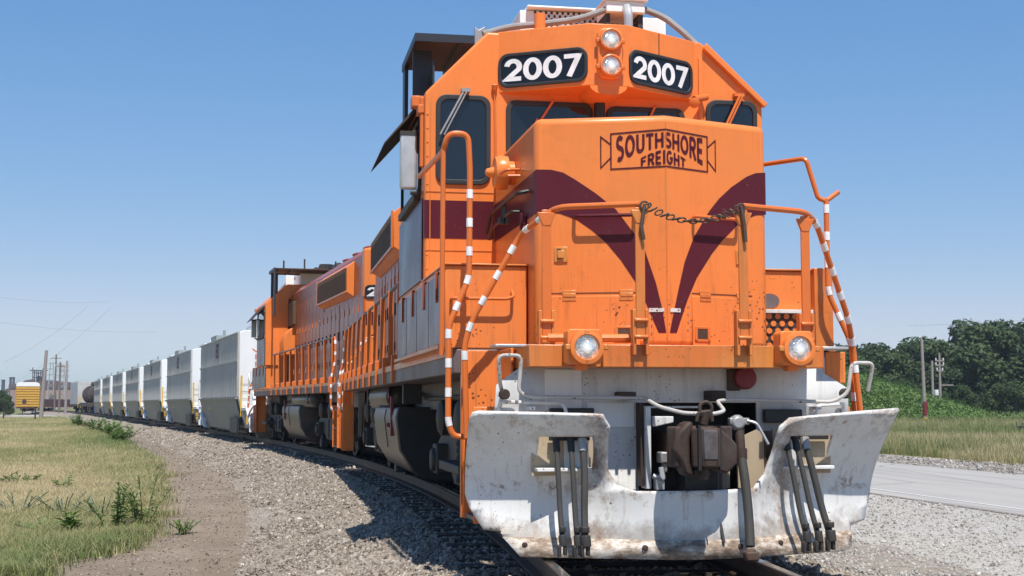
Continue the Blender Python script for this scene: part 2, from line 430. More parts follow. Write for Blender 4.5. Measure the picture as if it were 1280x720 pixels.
# ------------------------------------------------------------------ track path
def kappa(s): return .0093 if s < 12.5 else .0054 if s < 27 else .0020 if s < 45 else .00035 if s < 90 else 0 if s < 148 else .0007 if s < 230 else 0
PATH = []
def _path():
    x, y, psi, s = -.25, .2, -.082, .2
    while s < 420:
        PATH.append((s, x, y, psi)); k = kappa(s); ds = .1
        x += -math.sin(psi)*ds; y += math.cos(psi)*ds; psi += k*ds; s += ds
_path()
def at(s, off=0.0):
    """point on the track centreline at distance s, off metres to the right; returns x, y, heading"""
    if s < .2: x, y, psi = -.25 + math.sin(.082)*(s-.2), .2 + (s-.2), -.082
    else:
        i = min(int((s-.2)/.1), len(PATH)-2); _, x, y, psi = PATH[i]; d = s-PATH[i][0]
        x += -math.sin(psi)*d; y += math.cos(psi)*d
    return x + math.cos(psi)*off, y + math.sin(psi)*off, psi

# ------------------------------------------------------------------ locomotive
def noseY(x): return 0.80 + 0.32*abs(x-0.02)/0.95
def nose_pt(x, z, d): return (x, noseY(x) - d, z)
def nose_slab(mb, x0, x1, z0, z1, t):
    mb.prism([(x0, z0), (x1, z0), (x1, z1), (x0, z1)], 1, 0, 1, lambda c: (c[0], noseY(c[0]) - t*(1-c[1]) + 0.02*c[1], c[2])); return mb

def handrail(root, pts, r=0.022, bend=0.12, tape=(), mat='orange_rail', n=10):
    fp = fillet(pts, bend); o = part('handrail', MB().tube(fp, r, n), mat, root)
    if tape:
        mb = MB(); t = tape[0]
        while t < tape[1]:
            seg = along(fp, t, t+0.07)
            if len(seg) > 1: mb.tube(seg, r+0.003, n)
            t += 0.225
        part('reflective_band', mb, 'tape', o)
    return o

def window(root, x0, x1, z0, z1, y, r=0.09, n=5, g=0.045):
    """window in a wall facing -Y at y"""
    out = rrect(x0, x1, z0, z1, r, n); inn = rrect(x0+g, x1-g, z0+g, z1-g, max(r-g*.6, .02), n)
    w = part('window', MB().ring(out, inn, 1, y-0.022, y+0.01), 'rubber', root, bevel=0.006)
    part('pane', MB().prism(rrect(x0+g*.8, x1-g*.8, z0+g*.8, z1-g*.8, max(r-g*.5, .02), n), 1, y-0.008, y+0.008), 'glass', w, smooth=0)
    return w

def number_board(root, p0, p1, z0, z1, txt, outward):
    """board lying in the vertical plane through p0-p1 (2-D plan points)"""
    a, b = Vector((*p0, 0)), Vector((*p1, 0)); u = (b-a).normalized(); L = (b-a).length; nrm = Vector(outward)
    def f(x, z, d): return tuple(a + u*x + nrm*d + Vector((0, 0, z)))
    r = 0.085
    bd = part('number_board', MB().prism(rrect(0, L, z0, z1, r), 1, 0, 1, lambda c: f(c[0], c[2], 0.004 if c[1] else -0.02)), 'board', root, smooth=0)
    part('board_gasket', MB().ring(rrect(-.016, L+.016, z0-.016, z1+.016, r+.012), rrect(.014, L-.014, z0+.014, z1-.014, r-.01), 1, 0, 1,
         lambda c: f(c[0], c[2], 0.018 if c[1] else -0.02)), 'rubber', bd, bevel=0.005)
    h = (z1-z0)*0.70; tw = text_width(txt, .07); sc = min(h, (L-.09)/tw*1.0)
    x0 = (L - tw*h*min(1, (L-.08)/(tw*h)))/2; k = min(1, (L-.08)/(tw*h))
    part('number_lettering', text_mb(txt, 0.20, lambda p, q: f((L-(L-.10 if len(txt) > 1 else .2))/2+p*((L-.10 if len(txt) > 1 else .2)/tw), (z0+z1)/2 - h/2 + q*h, 0.007), .07), 'digit', bd, smooth=0)
    return bd

def lamp(root, name, x, y, z, r, ring=0.03):
    o = part(name, MB().lathe((x, y, z), (0, -1, 0), [(-.10, r+.005), (0.0, r+ring), (0.05, r+ring*.9), (0.055, r+.004), (0.03, r-.002), (0.03, .01)]), 'orange', root)
    l = part('lens', MB().lathe((0, 0, 0), (0, -1, 0), [(0.0, r), (.012, r*.97), (.026, r*.7), (.034, r*.35), (.036, .01)], 28), 'lamp', o)
    l.location = (x, y-.018, z)
    return o

def build_truck(root, yc, flip=1):
    t = part('truck', MB().box(-.95, .95, yc-.35, yc+.35, .45, .8), 'dark_steel', root, bevel=.03)
    for yo in (-1.37, 1.37):
        mb = MB()
        for s in (-1, 1):
            mb.lathe((s*.69, yc+yo, .508), (s, 0, 0), [(-.03, .535), (.0, .535), (.012, .508), (.11, .508), (.115, .44), (.07, .42), (.07, .2), (.13, .19), (.13, .01)], 32)
        mb.cyl((-.75, yc+yo, .508), (.75, yc+yo, .508), .09)
        part('wheelset', mb, 'dark_steel', t)
    for s in (-1, 1):
        x0, x1 = sorted((s*.96, s*1.10))
        prof = [(-2.0,.56),(-1.75,.44),(-1.0,.44),(-.7,.30),(.7,.30),(1.0,.44),(1.75,.44),(2.0,.56),(2.0,.72),(1.6,.86),(.8,.80),(.55,.95),(-.55,.95),(-.8,.80),(-1.6,.86),(-2.0,.72)]
        part('side_frame', MB().prism([(p, q) for p, q in prof], 0, x0, x1, lambda c: (c[0], yc+c[1], c[2])), 'dark_steel', t, bevel=.03)
        for yo in (-1.37, 1.37):
            part('journal_box', MB().box(min(s*1.06, s*1.22), max(s*1.06, s*1.22), yc+yo-.17, yc+yo+.17, .38, .70).lathe((s*1.20, yc+yo, .53), (s, 0, 0), [(0, .13), (.06, .12), (.07, .02)], 18), 'dark_steel', t, bevel=.02)
        for yo in (-.62, .62):
            part('brake_cylinder', MB().lathe((s*1.02, yc+yo*1.05, .98), (s, 0, 0), [(0, .18), (.22, .18), (.25, .14), (.27, .04)], 22), 'dark_steel', t)
            mb = MB()
            for k in range(6): mb.lathe((s*1.05, yc+yo*.55, .34+k*.07), (0,0,1), [(0,.075),(.035,.09),(.07,.075)], 14)
            part('coil_spring', mb, 'black', t)
        for yo in (-2.05, 2.05):
            part('sand_pipe', MB().tube([(s*.98, yc+yo*.98, 1.3), (s*.92, yc+yo, .8), (s*.80, yc+yo*.94, .15)], .02, 8, .1), 'dark_steel', t)
        part('brake_shoe_hanger', MB().box(min(s*.9,s*1.0), max(s*.9,s*1.0), yc-2.25, yc-2.05, .1, .95).box(min(s*.86,s*1.02), max(s*.86,s*1.02), yc-2.3, yc-2.0, .08, .3), 'dark_steel', t, bevel=.02)
    return t

def build_loco(number, lead):
    R = empty('locomotive')
    # ---- pilot plow
    ol = [(-1.50,1.06),(-1.545,1.05),(-1.56,1.0),(-1.55,.46),(-1.52,.36),(-1.43,.21),(-1.32,.20),(-1.19,.04),(1.30,.035),(1.37,.05),(1.42,.20),(1.56,.23),(1.64,.42),(1.70,1.08),(.76,1.01),(.69,.95),(.66,.74),(.61,.60),(.52,.51),(-.40,.50),(-.52,.54),(-.58,.64),(-.60,.95),(-.66,1.04)]
    def fp(x, z):
        a = abs(x-.02); t = max(0, z)/1.06
        y = .02 + .36*a + .05*math.exp(-(a/.15)**2)
        c = (.20*math.sin(math.pi*min(1, t**.85)) - .12*t*t*t)*min(1, max(.25, (a-.2)/.6))
        k = 1 + (.06 if x > 0 else .0)*max(0, t-.45)*a/1.6
        inner = math.exp(-((a-.62)/.07)**2)*.05*max(0, t-.5)
        return (x*k, y + c - inner*2, z)
    v, f = sheet(ol, 1, [-1.5+.1*i for i in range(32)]+[-1.06,-.68,.80,1.18], [.06*i for i in range(1, 18)]+[.655,.885], [(-1.06,-.68,.655,.885),(.80,1.18,.655,.885)], fp)
    P = part('pilot_plow', MB().add(v, f), 'plow', R)
    sm = P.modifiers.new('thick', 'SOLIDIFY'); sm.thickness = .022; sm.offset = 1
    v, f = sheet([(-1.30,.16),(-1.19,.03),(1.30,.025),(1.37,.05),(1.41,.16)], 1, [-1.2+.1*i for i in range(27)], [], [], lambda x, z: (fp(x, z)[0], fp(x, z)[1]-.012, z))
    ce = part('cutting_edge', MB().add(v, f), 'edge', P); sm = ce.modifiers.new('thick', 'SOLIDIFY'); sm.thickness = .012; sm.offset = 1
    bl = MB()
    for x in (-1.15, -.75, -.35, .35, .72, 1.15): bl.lathe(tuple(np.array(fp(x, .105))+np.array((0,-.005,0))), (0,-1,.1), [(0,.022),(.022,.02),(.026,.004)], 8)
    part('cutting_edge_bolt', bl, 'rust', P)
    for x0, x1 in ((-1.08,-.66),(.78,1.20)):
        yb = .02+.36*abs((x0+x1)/2)+.16
        part('hose_plate', MB().box(x0-.02, x1+.02, yb+.02, yb+.045, .60, .93), 'tan', P)
        xo = (x1-.02, x1-.20) if x0 < 0 else (x0+.02, x0+.16)
        part('hose_backing', MB().box(min(xo), max(xo), yb-.01, yb+.018, .66, .90), 'white_paint', P, bevel=.003)
        part('hose_manifold', MB().box(x0+.10, x1-.02, yb-.05, yb-.012, .855, .91), 'black', P, bevel=.006)
        part('hose_shelf', MB().box(x0, x1, yb-.10, yb+.02, .635, .66), 'worn_white', P, bevel=.004)
    # ---- pilot plate with its opening
    pl = [(-1.10,1.56),(-1.12,1.42),(-1.34,1.26),(-1.36,.95),(-1.0,.8),(-.75,.42),(.85,.42),(1.0,.8),(1.40,.95),(1.40,1.24),(1.20,1.36),(1.14,1.56)]
    v, f = sheet(pl, 1, [-.27, .66], [.46, 1.13], [(-.27,.66,.46,1.13)], lambda x, z: (x, .62, z))
    pp = part('pilot_plate', MB().add(v, f), 'white_paint', R); sm = pp.modifiers.new('thick', 'SOLIDIFY'); sm.thickness = .03; sm.offset = -1 if False else 1
    part('draft_pocket', MB().box(-.30,.70,1.15,1.2,.3,1.3).box(-.30,-.272,.655,1.15,.4,1.2).box(.662,.70,.655,1.15,.4,1.2).box(-.30,.70,.655,1.15,1.14,1.17), 'black', pp)
    part('pocket_plate', MB().box(.30,.40,.50,.53,.50,.86), 'tan', pp)
    part('pocket_plate', MB().prism([(.45,.50),(.655,.50),(.655,.90),(.60,.93),(.45,.86)],1,.46,.49), 'tan', pp)
    part('pilot_rib', MB().box(-.285,-.262,.50,.62,.52,1.13).box(-.22,-.20,.70,.74,.55,.9), 'rust', pp)
    part('yoke_plate', MB().box(-.255,-.215,.46,.60,.50,1.10), 'white_paint', pp, bevel=.004)
    part('yoke_bracket', MB().prism([(-.20,.955),(-.06,.985),(-.06,1.03),(-.20,1.03)],1,.40,.60), 'white_paint', pp, bevel=.006)
    part('pocket_block', MB().box(-.16,-.07,.40,.52,.69,.77).box(-.13,-.10,.42,.50,.62,.69), 'grey_metal', pp, bevel=.01)
    part('release_rod', MB().tube([(-.22,.40,.60),(-.15,.38,.57),(-.16,.40,.66)],.02,8,.02).box(-.20,-.14,.38,.46,.50,.60), 'galv', pp, bevel=.006)
    part('striker_plate', MB().prism([(-.10,.50),(.30,.50),(.30,.60),(.20,.70),(.0,.70),(-.10,.60)],1,.50,.56), 'dark_steel', pp, bevel=.02)
    part('pocket_strip', MB().box(.225,.275,.42,.50,.50,.72), 'tan', pp, bevel=.004)
    part('pocket_side', MB().box(.655,.70,.44,.62,.50,.92), 'rust_dark', pp)
    part('pocket_bar', MB().box(-.26,.2,.60,.64,1.09,1.105).box(-.24,-.02,.66,.9,1.0,1.03), 'white_paint', pp)
    part('weld_patch_plate', MB().box(-.98,-.70,.612,.62,1.08,1.375).box(-.66,-.30,.613,.62,.95,1.13), 'white_clean', pp, bevel=.002)
    part('cable_bracket', MB().box(-.95,-.62,.55,.612,1.03,1.09).box(.70,1.0,.55,.612,.98,1.08), 'black', pp, bevel=.008)
    part('cable_socket', MB().lathe((.55,.60,1.315),(0,-1,0),[(0,.085),(.06,.085),(.07,.075),(.075,.04),(.08,.02)],24), 'red', pp)
    part('cable_socket_box', MB().box(.42,.52,.57,.612,1.22,1.38), 'rust_dark', pp, bevel=.01)
    # ---- coupler
    cz0, cz1 = .655, .985
    plan = [(-.09,.25),(-.13,.02),(-.25,-.05),(-.265,-.13),(-.22,-.20),(-.135,-.17),(-.10,-.09),(-.085,-.13),(.0,-.15),(.07,-.13),(.10,-.05),(.16,-.02),(.26,.03),(.27,.09),(.14,.13),(.10,.25)]
    cp = part('coupler', MB().prism([(x, y) for x, y in plan], 2, cz0+.03, cz1-.02), 'rust', R, bevel=.016, seg=2, angle=30)
    part('knuckle_face', MB().box(-.05,.05,-.276,-.262,.74,.94), 'worn_steel', cp, bevel=.006)
    part('knuckle_slot', MB().box(-.085,-.065,-.262,-.2,.665,.975).box(.098,.112,-.17,-.06,.67,.97), 'black', cp)
    part('knuckle', MB().prism([(-.11,-.10),(-.12,-.21),(-.05,-.27),(.05,-.27),(.095,-.20),(.09,-.06),(0,-.02)], 2, .685, .955), 'rust', cp, bevel=.014, seg=2, angle=25)
    part('guard_arm', MB().prism([(.06,.665),(.09,.97),(.20,.90),(.275,.84),(.275,.70),(.18,.63)], 1, -.03, .10, lambda c: (c[0], c[1]+(c[0]-.06)*.55-.12, c[2])), 'rust', cp, bevel=.02)
    part('guard_horn', MB().prism([(-.255,.80),(-.22,.93),(-.15,1.0),(-.10,1.0),(-.13,.88),(-.13,.72),(-.10,.62),(-.17,.63),(-.20,.72)], 1, -.22, -.05), 'rust', cp, bevel=.025)
    part('shank', MB().box(-.10,.10,.2,1.15,.72,.92), 'rust_dark', cp, bevel=.02)
    part('lock_lifter', MB().tube([(0,-.12,.98),(.02,-.13,1.06)],.028,10).tube(arc3((.015,-.12,1.09),.045),.013,8,caps=False).tube([(-.05,-.12,1.0),(-.04,-.12,1.06),(.05,-.12,1.07),(.06,-.12,1.0)],.014,8,.02), 'rust', cp)
    part('coupler_pin', MB().cyl((-.03,-.2,.6),(-.03,-.2,.69),.03).box(-.10,.02,-.2,-.1,.63,.67), 'rust', cp, bevel=.01)
    part('lower_shelf', MB().prism([(-.02,.40),(.30,.40),(.30,.64),(.10,.68),(-.02,.64)],1,.25,.6), 'black', cp, bevel=.02)
    # ---- uncoupling lever, loops
    part('uncoupling_lever', MB().tube([(-1.30,.60,1.20),(-1.34,.48,1.28),(-1.36,.42,1.47),(-1.19,.42,1.47),(-1.21,.44,1.20),(-1.10,.45,1.17),(-.42,.45,1.165),(-.27,.45,1.165),(-.22,.22,1.10),(-.1,.02,1.055),(.1,-.06,1.05),(.2,.02,1.07),(.24,.30,1.14),(.40,.45,1.155),(1.20,.45,1.135),(1.31,.42,1.20),(1.345,.42,1.43),(1.52,.42,1.43),(1.50,.48,1.22)], .0145, 10, .05), 'worn_tube', R)
    part('lever_bracket', MB().box(-.45,-.33,.44,.62,1.15,1.21).box(.24,.36,.44,.62,1.14,1.22).lathe((-1.30,.55,1.19),(0,-1,0),[(0,.04),(.06,.04)],12).lathe((1.33,.55,1.20),(0,-1,0),[(0,.04),(.06,.04)],12), 'rust', R, bevel=.008)
    for s, z in ((-1, 1.125), (1, 1.11)):
        c = 0 if s < 0 else .03
        part('step_loop', MB().tube([(s*1.32+c,.62,1.03),(s*1.32+c,.60,z),(s*1.30+c,.55,z+.01),(s*.86+c*8,.50,z),(s*.84+c*8,.50,z-.09)],.014,8,.04), 'worn_white', R)
        part('plow_brace', MB().box(-.02,.02,-.25,.25,-.012,.012), 'worn_white', R, loc=(s*1.1,.72,1.09))
    part('pilot_step', MB().box(-1.37,-1.13,.50,.75,1.535,1.555), 'galv', R, bevel=.004)
    part('pilot_step', MB().box(1.15,1.36,.50,.75,1.535,1.555), 'galv', R, bevel=.004)
    part('side_flap', MB().box(1.24,1.40,.655,.675,1.28,1.52), 'orange', R, bevel=.006)
    # ---- end sill beam and deck
    bm_ = part('end_sill', MB().box(-1.16,-.63,.29,.95,1.385,1.545).box(-.628,.93,.25,.95,1.383,1.547).box(.932,1.07,.29,.95,1.385,1.545), 'orange_worn', R, bevel=.006)
    part('front_deck', MB().box(-1.10,1.10,.96,3.0,1.44,1.545), 'frame', R)
    # kick plate and chain lying on the sill
    part('sill_rod', MB().tube([(-1.0,.42,1.60),(-.35,.38,1.60)],.03,8), 'orange_worn', R)
    # ---- ditch lights
    for x in (-.79, .79):
        d = part('ditch_light', MB().prism(rrect(x-.125, x+.125, 1.40, 1.65, .03), 1, .12, .27).box(x-.04,x+.04,.2,.3,1.36,1.41), 'orange', R, bevel=.008)
        lamp(d, 'lamp_housing', x+.005, .12, 1.52, .088, .036)
        part('lamp_clip', MB().box(x-.15,x-.115,.07,.12,1.50,1.54).box(x+.125,x+.16,.07,.12,1.50,1.54), 'orange_worn', d, bevel=.006)
    # ---- hoses
    for s in (-1, 1):
        xs = [-.935,-.835,-.755] if s < 0 else [.80,.885,.97]
        for i, x in enumerate(xs):
            lean = 0 if s < 0 else .06+.02*i
            yb = .02 + .36*abs(x)
            b = (-.02*(i == 2) if s < 0 else 0)
            pts = [(x, yb+.12, .90), (x, yb+.06, .82), (x+lean*.3, yb+.0, .62), (x+lean*.7+b, yb-.06, .35), (x+lean+b*1.5, yb-.13, .17)]
            rr = .020 if i < 2 else .026
            h = part('hose', MB().tube(fillet(pts, .12), rr, 10), 'hose', R)
            e = Vector(pts[-1])
            part('hose_fitting', MB().tube([e+Vector((0,0,.03)), e+Vector((.005,-.01,-.05))], rr*1.5, 10).box(e.x-.035,e.x-.012,e.y-.03,e.y+.02,e.z-.12,e.z-.04).box(e.x+.006,e.x+.03,e.y-.03,e.y+.02,e.z-.11,e.z-.04).tube([e+Vector((0,0,.09)), e+Vector((0,0,.05))], rr*1.25, 10), 'dark_steel', h, bevel=.005)
            q = Vector(pts[1]); part('hose_collar', MB().tube([q+Vector((0,.02,.05)), q+Vector((0,-.01,-.04))], rr*1.3, 10), 'grey_metal' if i == 2 else 'black', h)
    ab = part('brake_hose', MB().tube(fillet([(.385,.20,.74),(.385,.14,.60),(.39,.08,.35),(.37,.0,.12)], .1), .034, 12), 'hose', R)
    part('angle_cock', MB().tube([(.385,.55,1.0),(.385,.32,1.0),(.385,.24,.96),(.385,.20,.74)], [.05]*20, 10) if False else MB().tube([(.385,.24,.93),(.385,.21,.74)], .036, 12).tube([(.385,.21,.80),(.385,.205,.72)],.045,12).tube([(.385,.3,.97),(.385,.24,.93)],.045,10), 'rust', ab)
    part('cock_body', MB().lathe((.37,.30,.985),(0,-1,0),[(0,.05),(.07,.06),(.10,.04)],12).box(.31,.46,.22,.28,.97,1.02), 'grey_metal', ab, bevel=.008)
    part('cock_handle', MB().tube([(.44,.22,1.0),(.50,.19,.985),(.58,.17,.83)],.010,8,.04), 'galv', ab)
    part('gladhand', MB().box(.32,.42,-.06,.03,.02,.09).lathe((.37,0,.10),(0,-.2,-1),[(0,.042),(.05,.045),(.09,.03)],12), 'rust_dark', ab, bevel=.015)
    part('dangling_chain', MB().tube([(.20,.2,.66),(.20,.19,.35),(.21,.2,.3)],.010,6).tube([(.20,.16,.30),(.21,.1,.14)],.012,6), 'black', R)
    # ---- short nose
    np_ = [(-.95,3.05),(-.95,noseY(-.95)),(.02,.80),(.95,noseY(.95)),(.95,3.05)]
    nose = part('nose', MB().prism(np_, 2, 1.55, 3.365), 'orange', R, bevel=.055, seg=4, angle=50)
    part('nose_seam', MB().add([nose_pt(.016,1.6,.004),nose_pt(.024,1.6,.004),nose_pt(.024,3.30,.004),nose_pt(.016,3.30,.004)],[(0,1,2,3)]), 'orange_worn', nose, smooth=0)
    # maroon chevron wings, flat on the two nose faces (2 mm proud)
    up = [(-.944,2.955),(-.83,2.95),(-.74,2.925),(-.65,2.867),(-.50,2.757),(-.35,2.625),(-.20,2.409),(-.14,2.300),(-.061,2.045),(-.02,1.86),(.010,1.665)]
    lo = [(-.944,2.612),(-.85,2.612),(-.764,2.602),(-.639,2.550),(-.53,2.468),(-.416,2.357),(-.316,2.228),(-.218,2.070),(-.132,1.885),(-.075,1.74),(-.045,1.665)]
    up2 = [(.944,2.985),(.85,2.972),(.762,2.935),(.616,2.839),(.50,2.738),(.409,2.634),(.262,2.415),(.177,2.215),(.118,1.994),(.07,1.80),(.038,1.665)]
    lo2 = [(.944,2.640),(.85,2.632),(.756,2.595),(.68,2.548),(.611,2.486),(.52,2.40),(.433,2.304),(.287,2.101),(.201,1.926),(.13,1.745),(.10,1.665)]
    for s in (-1, 1):
        U, L_ = (up, lo) if s < 0 else (up2, lo2)
        vs = [nose_pt(x, z, .003) for x, z in U] + [nose_pt(x, z, .003) for x, z in L_]
        part('chevron', MB().add(vs, [(i, i+1, 12+i, 11+i) for i in range(10)]), 'maroon', nose, smooth=0)
    part('band', MB().add([(-.953,1.16,2.945),(-.953,3.045,2.945),(-.953,3.045,2.60),(-.953,1.16,2.60)],[(0,1,2,3)]), 'maroon', nose, smooth=0)
    part('chevron_end', MB().add([nose_pt(-.944,2.955,.003),(-.953,1.16,2.945),(-.953,1.16,2.60),nose_pt(-.944,2.612,.003)],[(0,1,2,3)]), 'maroon', nose, smooth=0)
    # emblem
    em = MB(); nf = lambda x, z: nose_pt(x, z, .0042)
    zt = lambda x: 3.245 - abs(x-.02)*.06
    zb = lambda x: 2.955 - abs(x-.02)*.03
    X0, X1 = -.385, .395
    ribbon(em, [(X0, zt(X0)), (.02, zt(.02)), (X1, zt(X1)), (X1, zb(X1)), (.02, zb(.02)), (X0, zb(X0)), (X0, zt(X0))], .011, nf)
    for s, x in ((-1, X0), (1, X1)):
        ribbon(em, [(x, 3.135), (x+s*.075, 3.20), (x+s*.075, 2.955), (x, 3.035)], .010, nf)
    def w1(u, v):
        t = u/TW1; x = -.345 + .70*t; a = abs(t-.5)*2
        hi = zt(x) - .022; low = 3.105 - .115*a**1.6
        return nf(x, low + (hi-low)*v)
    def w2(u, v):
        t = u/TW2; x = -.165 + .36*t; a = abs(t-.5)*2
        hi = 3.083 - .060*a**1.7; low = 2.975 - .012*a
        return nf(x, low + (hi-low)*v)
    TW1, TW2 = text_width('SOUTHSHORE', .10), text_width('FREIGHT', .12)
    text_mb('SOUTHSHORE', .185, w1, .10, em); text_mb('FREIGHT', .20, w2, .12, em)
    part('emblem', em, 'maroon', nose, smooth=0)
    # nose doors, latches, hinges, grabs
    for s in (-1, 1):
        x0, x1 = (-.84, -.18) if s < 0 else (.24, .80)
        d = part('nose_door', nose_slab(MB(), x0, x1, 1.56, 1.955, .012), 'orange', nose, bevel=.005)
        for hx in ((x0+.14, x1-.10) if s < 0 else (x0+.12, x1-.1)):
            part('hinge', nose_slab(nose_slab(MB(), hx-.045, hx+.045, 1.945, 1.975, .022), hx-.05, hx+.05, 1.915, 2.0, .017), 'orange_worn', d, bevel=.004)
        lx = -.30 if s < 0 else .33
        part('door_latch', nose_slab(nose_slab(nose_slab(nose_slab(MB(), lx-.07, lx+.07, 1.60, 1.62, .02), lx-.07, lx-.045, 1.60, 1.71, .02), lx+.045, lx+.07, 1.60, 1.71, .02), lx-.06, lx+.06, 1.70, 1.72, .02), 'orange_worn', d, bevel=.004)
        part('latch_pocket', nose_slab(MB(), lx-.045, lx+.045, 1.625, 1.70, .016), 'rust_dark', d)
        ud = part('nose_door', nose_slab(MB(), -.80 if s < 0 else .25, -.22 if s < 0 else .80, 1.985, 2.53, .006) if False else nose_slab(MB(), -.84 if s < 0 else .24, -.18 if s < 0 else .80, 1.975, 1.981, .004), 'rust_dark', nose)
        px = -.76 if s < 0 else .70
        part('paddle_latch', nose_slab(nose_slab(MB(), px-.05, px+.05, 2.22, 2.34, .012), px-.03, px+.02, 2.25, 2.31, .028), 'orange_worn', nose, bevel=.004)
        part('paddle_slot', nose_slab(MB(), px-.03, px+.0, 2.245, 2.325, .018), 'rust_dark', nose)
        gx0, gx1 = (-.66, -.22) if s < 0 else (.26, .66)
        g0, g1 = nose_pt(gx0, 2.57, 0), nose_pt(gx1, 2.57, 0)
        part('grab_iron', MB().tube([g0, (g0[0], g0[1]-.085, 2.57), (g1[0], g1[1]-.085, 2.57), g1], .014, 8, .03), 'maroon' if s < 0 else 'orange_rail', nose)
        part('name_plate', nose_slab(MB(), -.115 if s < 0 else .045, -.005 if s < 0 else .135, 1.825, 1.855, .008), 'white_paint', nose)
    part('sill_seam', nose_slab(MB(), -.10, .24, 1.765, 1.770, .004), 'rust_dark', nose)
    part('rivet', (lambda mb: [nose_slab(mb, -.10+.3*(k % 2), -.095+.3*(k % 2)+.004, 1.66+.03*k, 1.668+.03*k, .008) for k in range(8)] and mb)(MB()), 'grey_metal', nose)
    part('lift_handle', MB().tube([(-.16,1.6,3.36),(-.15,1.6,3.42),(.13,1.6,3.42),(.14,1.6,3.36)],.022,8,.05).cyl((-.07,1.6,3.36),(-.07,1.6,3.46),.012).cyl((.05,1.6,3.36),(.05,1.6,3.46),.012), 'orange_rail', nose)
    part('bell', MB().lathe((-.95,2.05,3.08),(-1,0,0),[(0,.10),(.05,.10),(.06,.14),(.12,.15),(.17,.13),(.18,.05),(.24,.03),(.25,.01)],24), 'orange', nose)
    part('bell_bracket', MB().tube([(-.96,1.75,3.06),(-1.07,1.72,3.05),(-1.1,1.85,3.04)],.014,8,.03).tube([(-.96,1.7,3.0),(-1.06,1.72,3.0)],.012,8), 'orange_rail', nose)
    part('brake_pipe', MB().tube([(-.96,1.35,2.82),(-1.05,1.35,2.80),(-1.06,2.0,2.80),(-1.06,2.6,2.80),(-1.06,2.85,2.66)],.016,8,.05).tube([(-.96,1.7,2.70),(-1.04,1.7,2.70),(-1.04,2.6,2.68),(-1.04,2.8,2.60)],.014,8,.05).lathe((-1.04,2.05,2.64),(0,0,1),[(0,.05),(.05,.05),(.06,.02),(.2,.02)],10), 'black', nose)
    part('nose_side_latch', MB().box(-.985,-.95,1.45,1.56,2.56,2.63).box(-1.0,-.98,1.48,1.53,2.52,2.66), 'maroon', nose, bevel=.006)
    # ---- battery boxes beside the nose
    for s in (-1, 1):
        x0, x1 = sorted((s*.955, s*1.62))
        b = part('battery_box', MB().box(x0, x1, 1.42, 5.25, 1.555, 2.22), 'orange' , R, bevel=.012)
        part('box_cap', MB().box(x0-.012, x1+.012, 1.40, 3.04, 2.221, 2.235), 'orange_worn', b, bevel=.004)
        xs = s*1.62
        for k in range(4):
            y0 = 1.50 + k*.93
            part('box_door', MB().box(min(xs, xs+s*.014), max(xs, xs+s*.014), y0, y0+.90, 1.60, 2.17), 'maroon_side', b, bevel=.005)
            part('door_strap', MB().box(min(xs, xs+s*.03), max(xs, xs+s*.03), y0+.3, y0+.36, 1.95, 2.20), 'orange_side', b, bevel=.004)
        part('box_rail', MB().box(min(xs, xs+s*.05), max(xs, xs+s*.05), 1.45, 5.2, 1.555, 1.59), 'orange_worn', b, bevel=.005)
        if s < 0:
            part('grab_iron', MB().tube([(-1.55,1.42,1.70),(-1.55,1.34,1.70),(-1.08,1.34,1.96),(-1.08,1.42,1.96)],.013,8,.03) if False else MB().tube([(-1.57,1.42,1.95),(-1.57,1.34,1.95),(-1.13,1.34,1.95),(-1.08,1.34,1.97),(-1.08,1.42,2.02)],.013,8,.03), 'orange_rail', b)
        else:
            part('worn_patch', MB().prism(arc(1.08,1.97,.085,.06,0,360,18)[:-1],1,1.412,1.42), 'frame', b, smooth=0)
            part('white_strip', MB().box(.96,1.48,1.36,1.42,1.865,1.895), 'white_paint', b, bevel=.003)
            gb = MB(); gd = MB()
            gb.box(.955,1.60,1.40,1.418,1.56,1.865)
            for r_ in range(5):
                for k in range(8):
                    x = .99+.075*k+(.037 if r_ % 2 else 0)
                    if x < 1.57: gd.cyl((x,1.402,1.60+.06*r_),(x,1.388,1.60+.06*r_),.024,n=10)
            part('step_grating', gb, 'dark_brown', b); part('grating_disc', gd, 'orange', b)
            part('sand_box', MB().box(1.44,1.60,1.33,1.415,1.56,2.24), 'orange_worn', b, bevel=.006)
    # ---- cab
    prof = [(-1.60,2.22),(-.952,2.22),(-.952,1.6),(.952,1.6),(.952,2.22),(1.66,2.22),(1.66,4.02),(1.05,4.575),(-1.02,4.575),(-1.60,3.98)]
    cab = part('cab', MB().prism(prof, 1, 3.05, 5.30), 'orange', R, bevel=.022, seg=3)
    ov = [(-.93,3.06),(-.155,2.60),(.205,2.60),(1.0,3.06)]
    part('number_hood', MB().prism([(x, y) for x, y in ov], 2, 4.0, 4.578), 'orange', cab, bevel=.008)
    part('lamp_chin', MB().prism([(-.15,4.004)]+arc(.025,4.004,.175,.085,180,360,12)[1:-1]+[(.20,4.004)], 1, 2.602, 3.04), 'orange', cab)
    L0, L1 = Vector((-.93,3.06)), Vector((-.155,2.60)); nl = Vector((-(L1-L0).y*-1, -(L1-L0).x)).normalized(); nl = Vector(((L1-L0).y, -(L1-L0).x)).normalized()
    R0, R1 = Vector((.205,2.60)), Vector((1.0,3.06)); nr = Vector(((R1-R0).y, -(R1-R0).x)).normalized()
    uL = (L1-L0).normalized(); uR = (R1-R0).normalized()
    number_board(cab, L0+uL*.035, L1-uL*.03, 4.055, 4.345, number, (nl.x, nl.y, 0))
    number_board(cab, R0+uR*.03, R1-uR*.075, 4.055, 4.345, number, (nr.x, nr.y, 0))
    part('headlight', MB().prism(rrect(-.085,.145,4.06,4.53,.075), 1, 2.55, 2.61), 'orange', cab, bevel=.012)
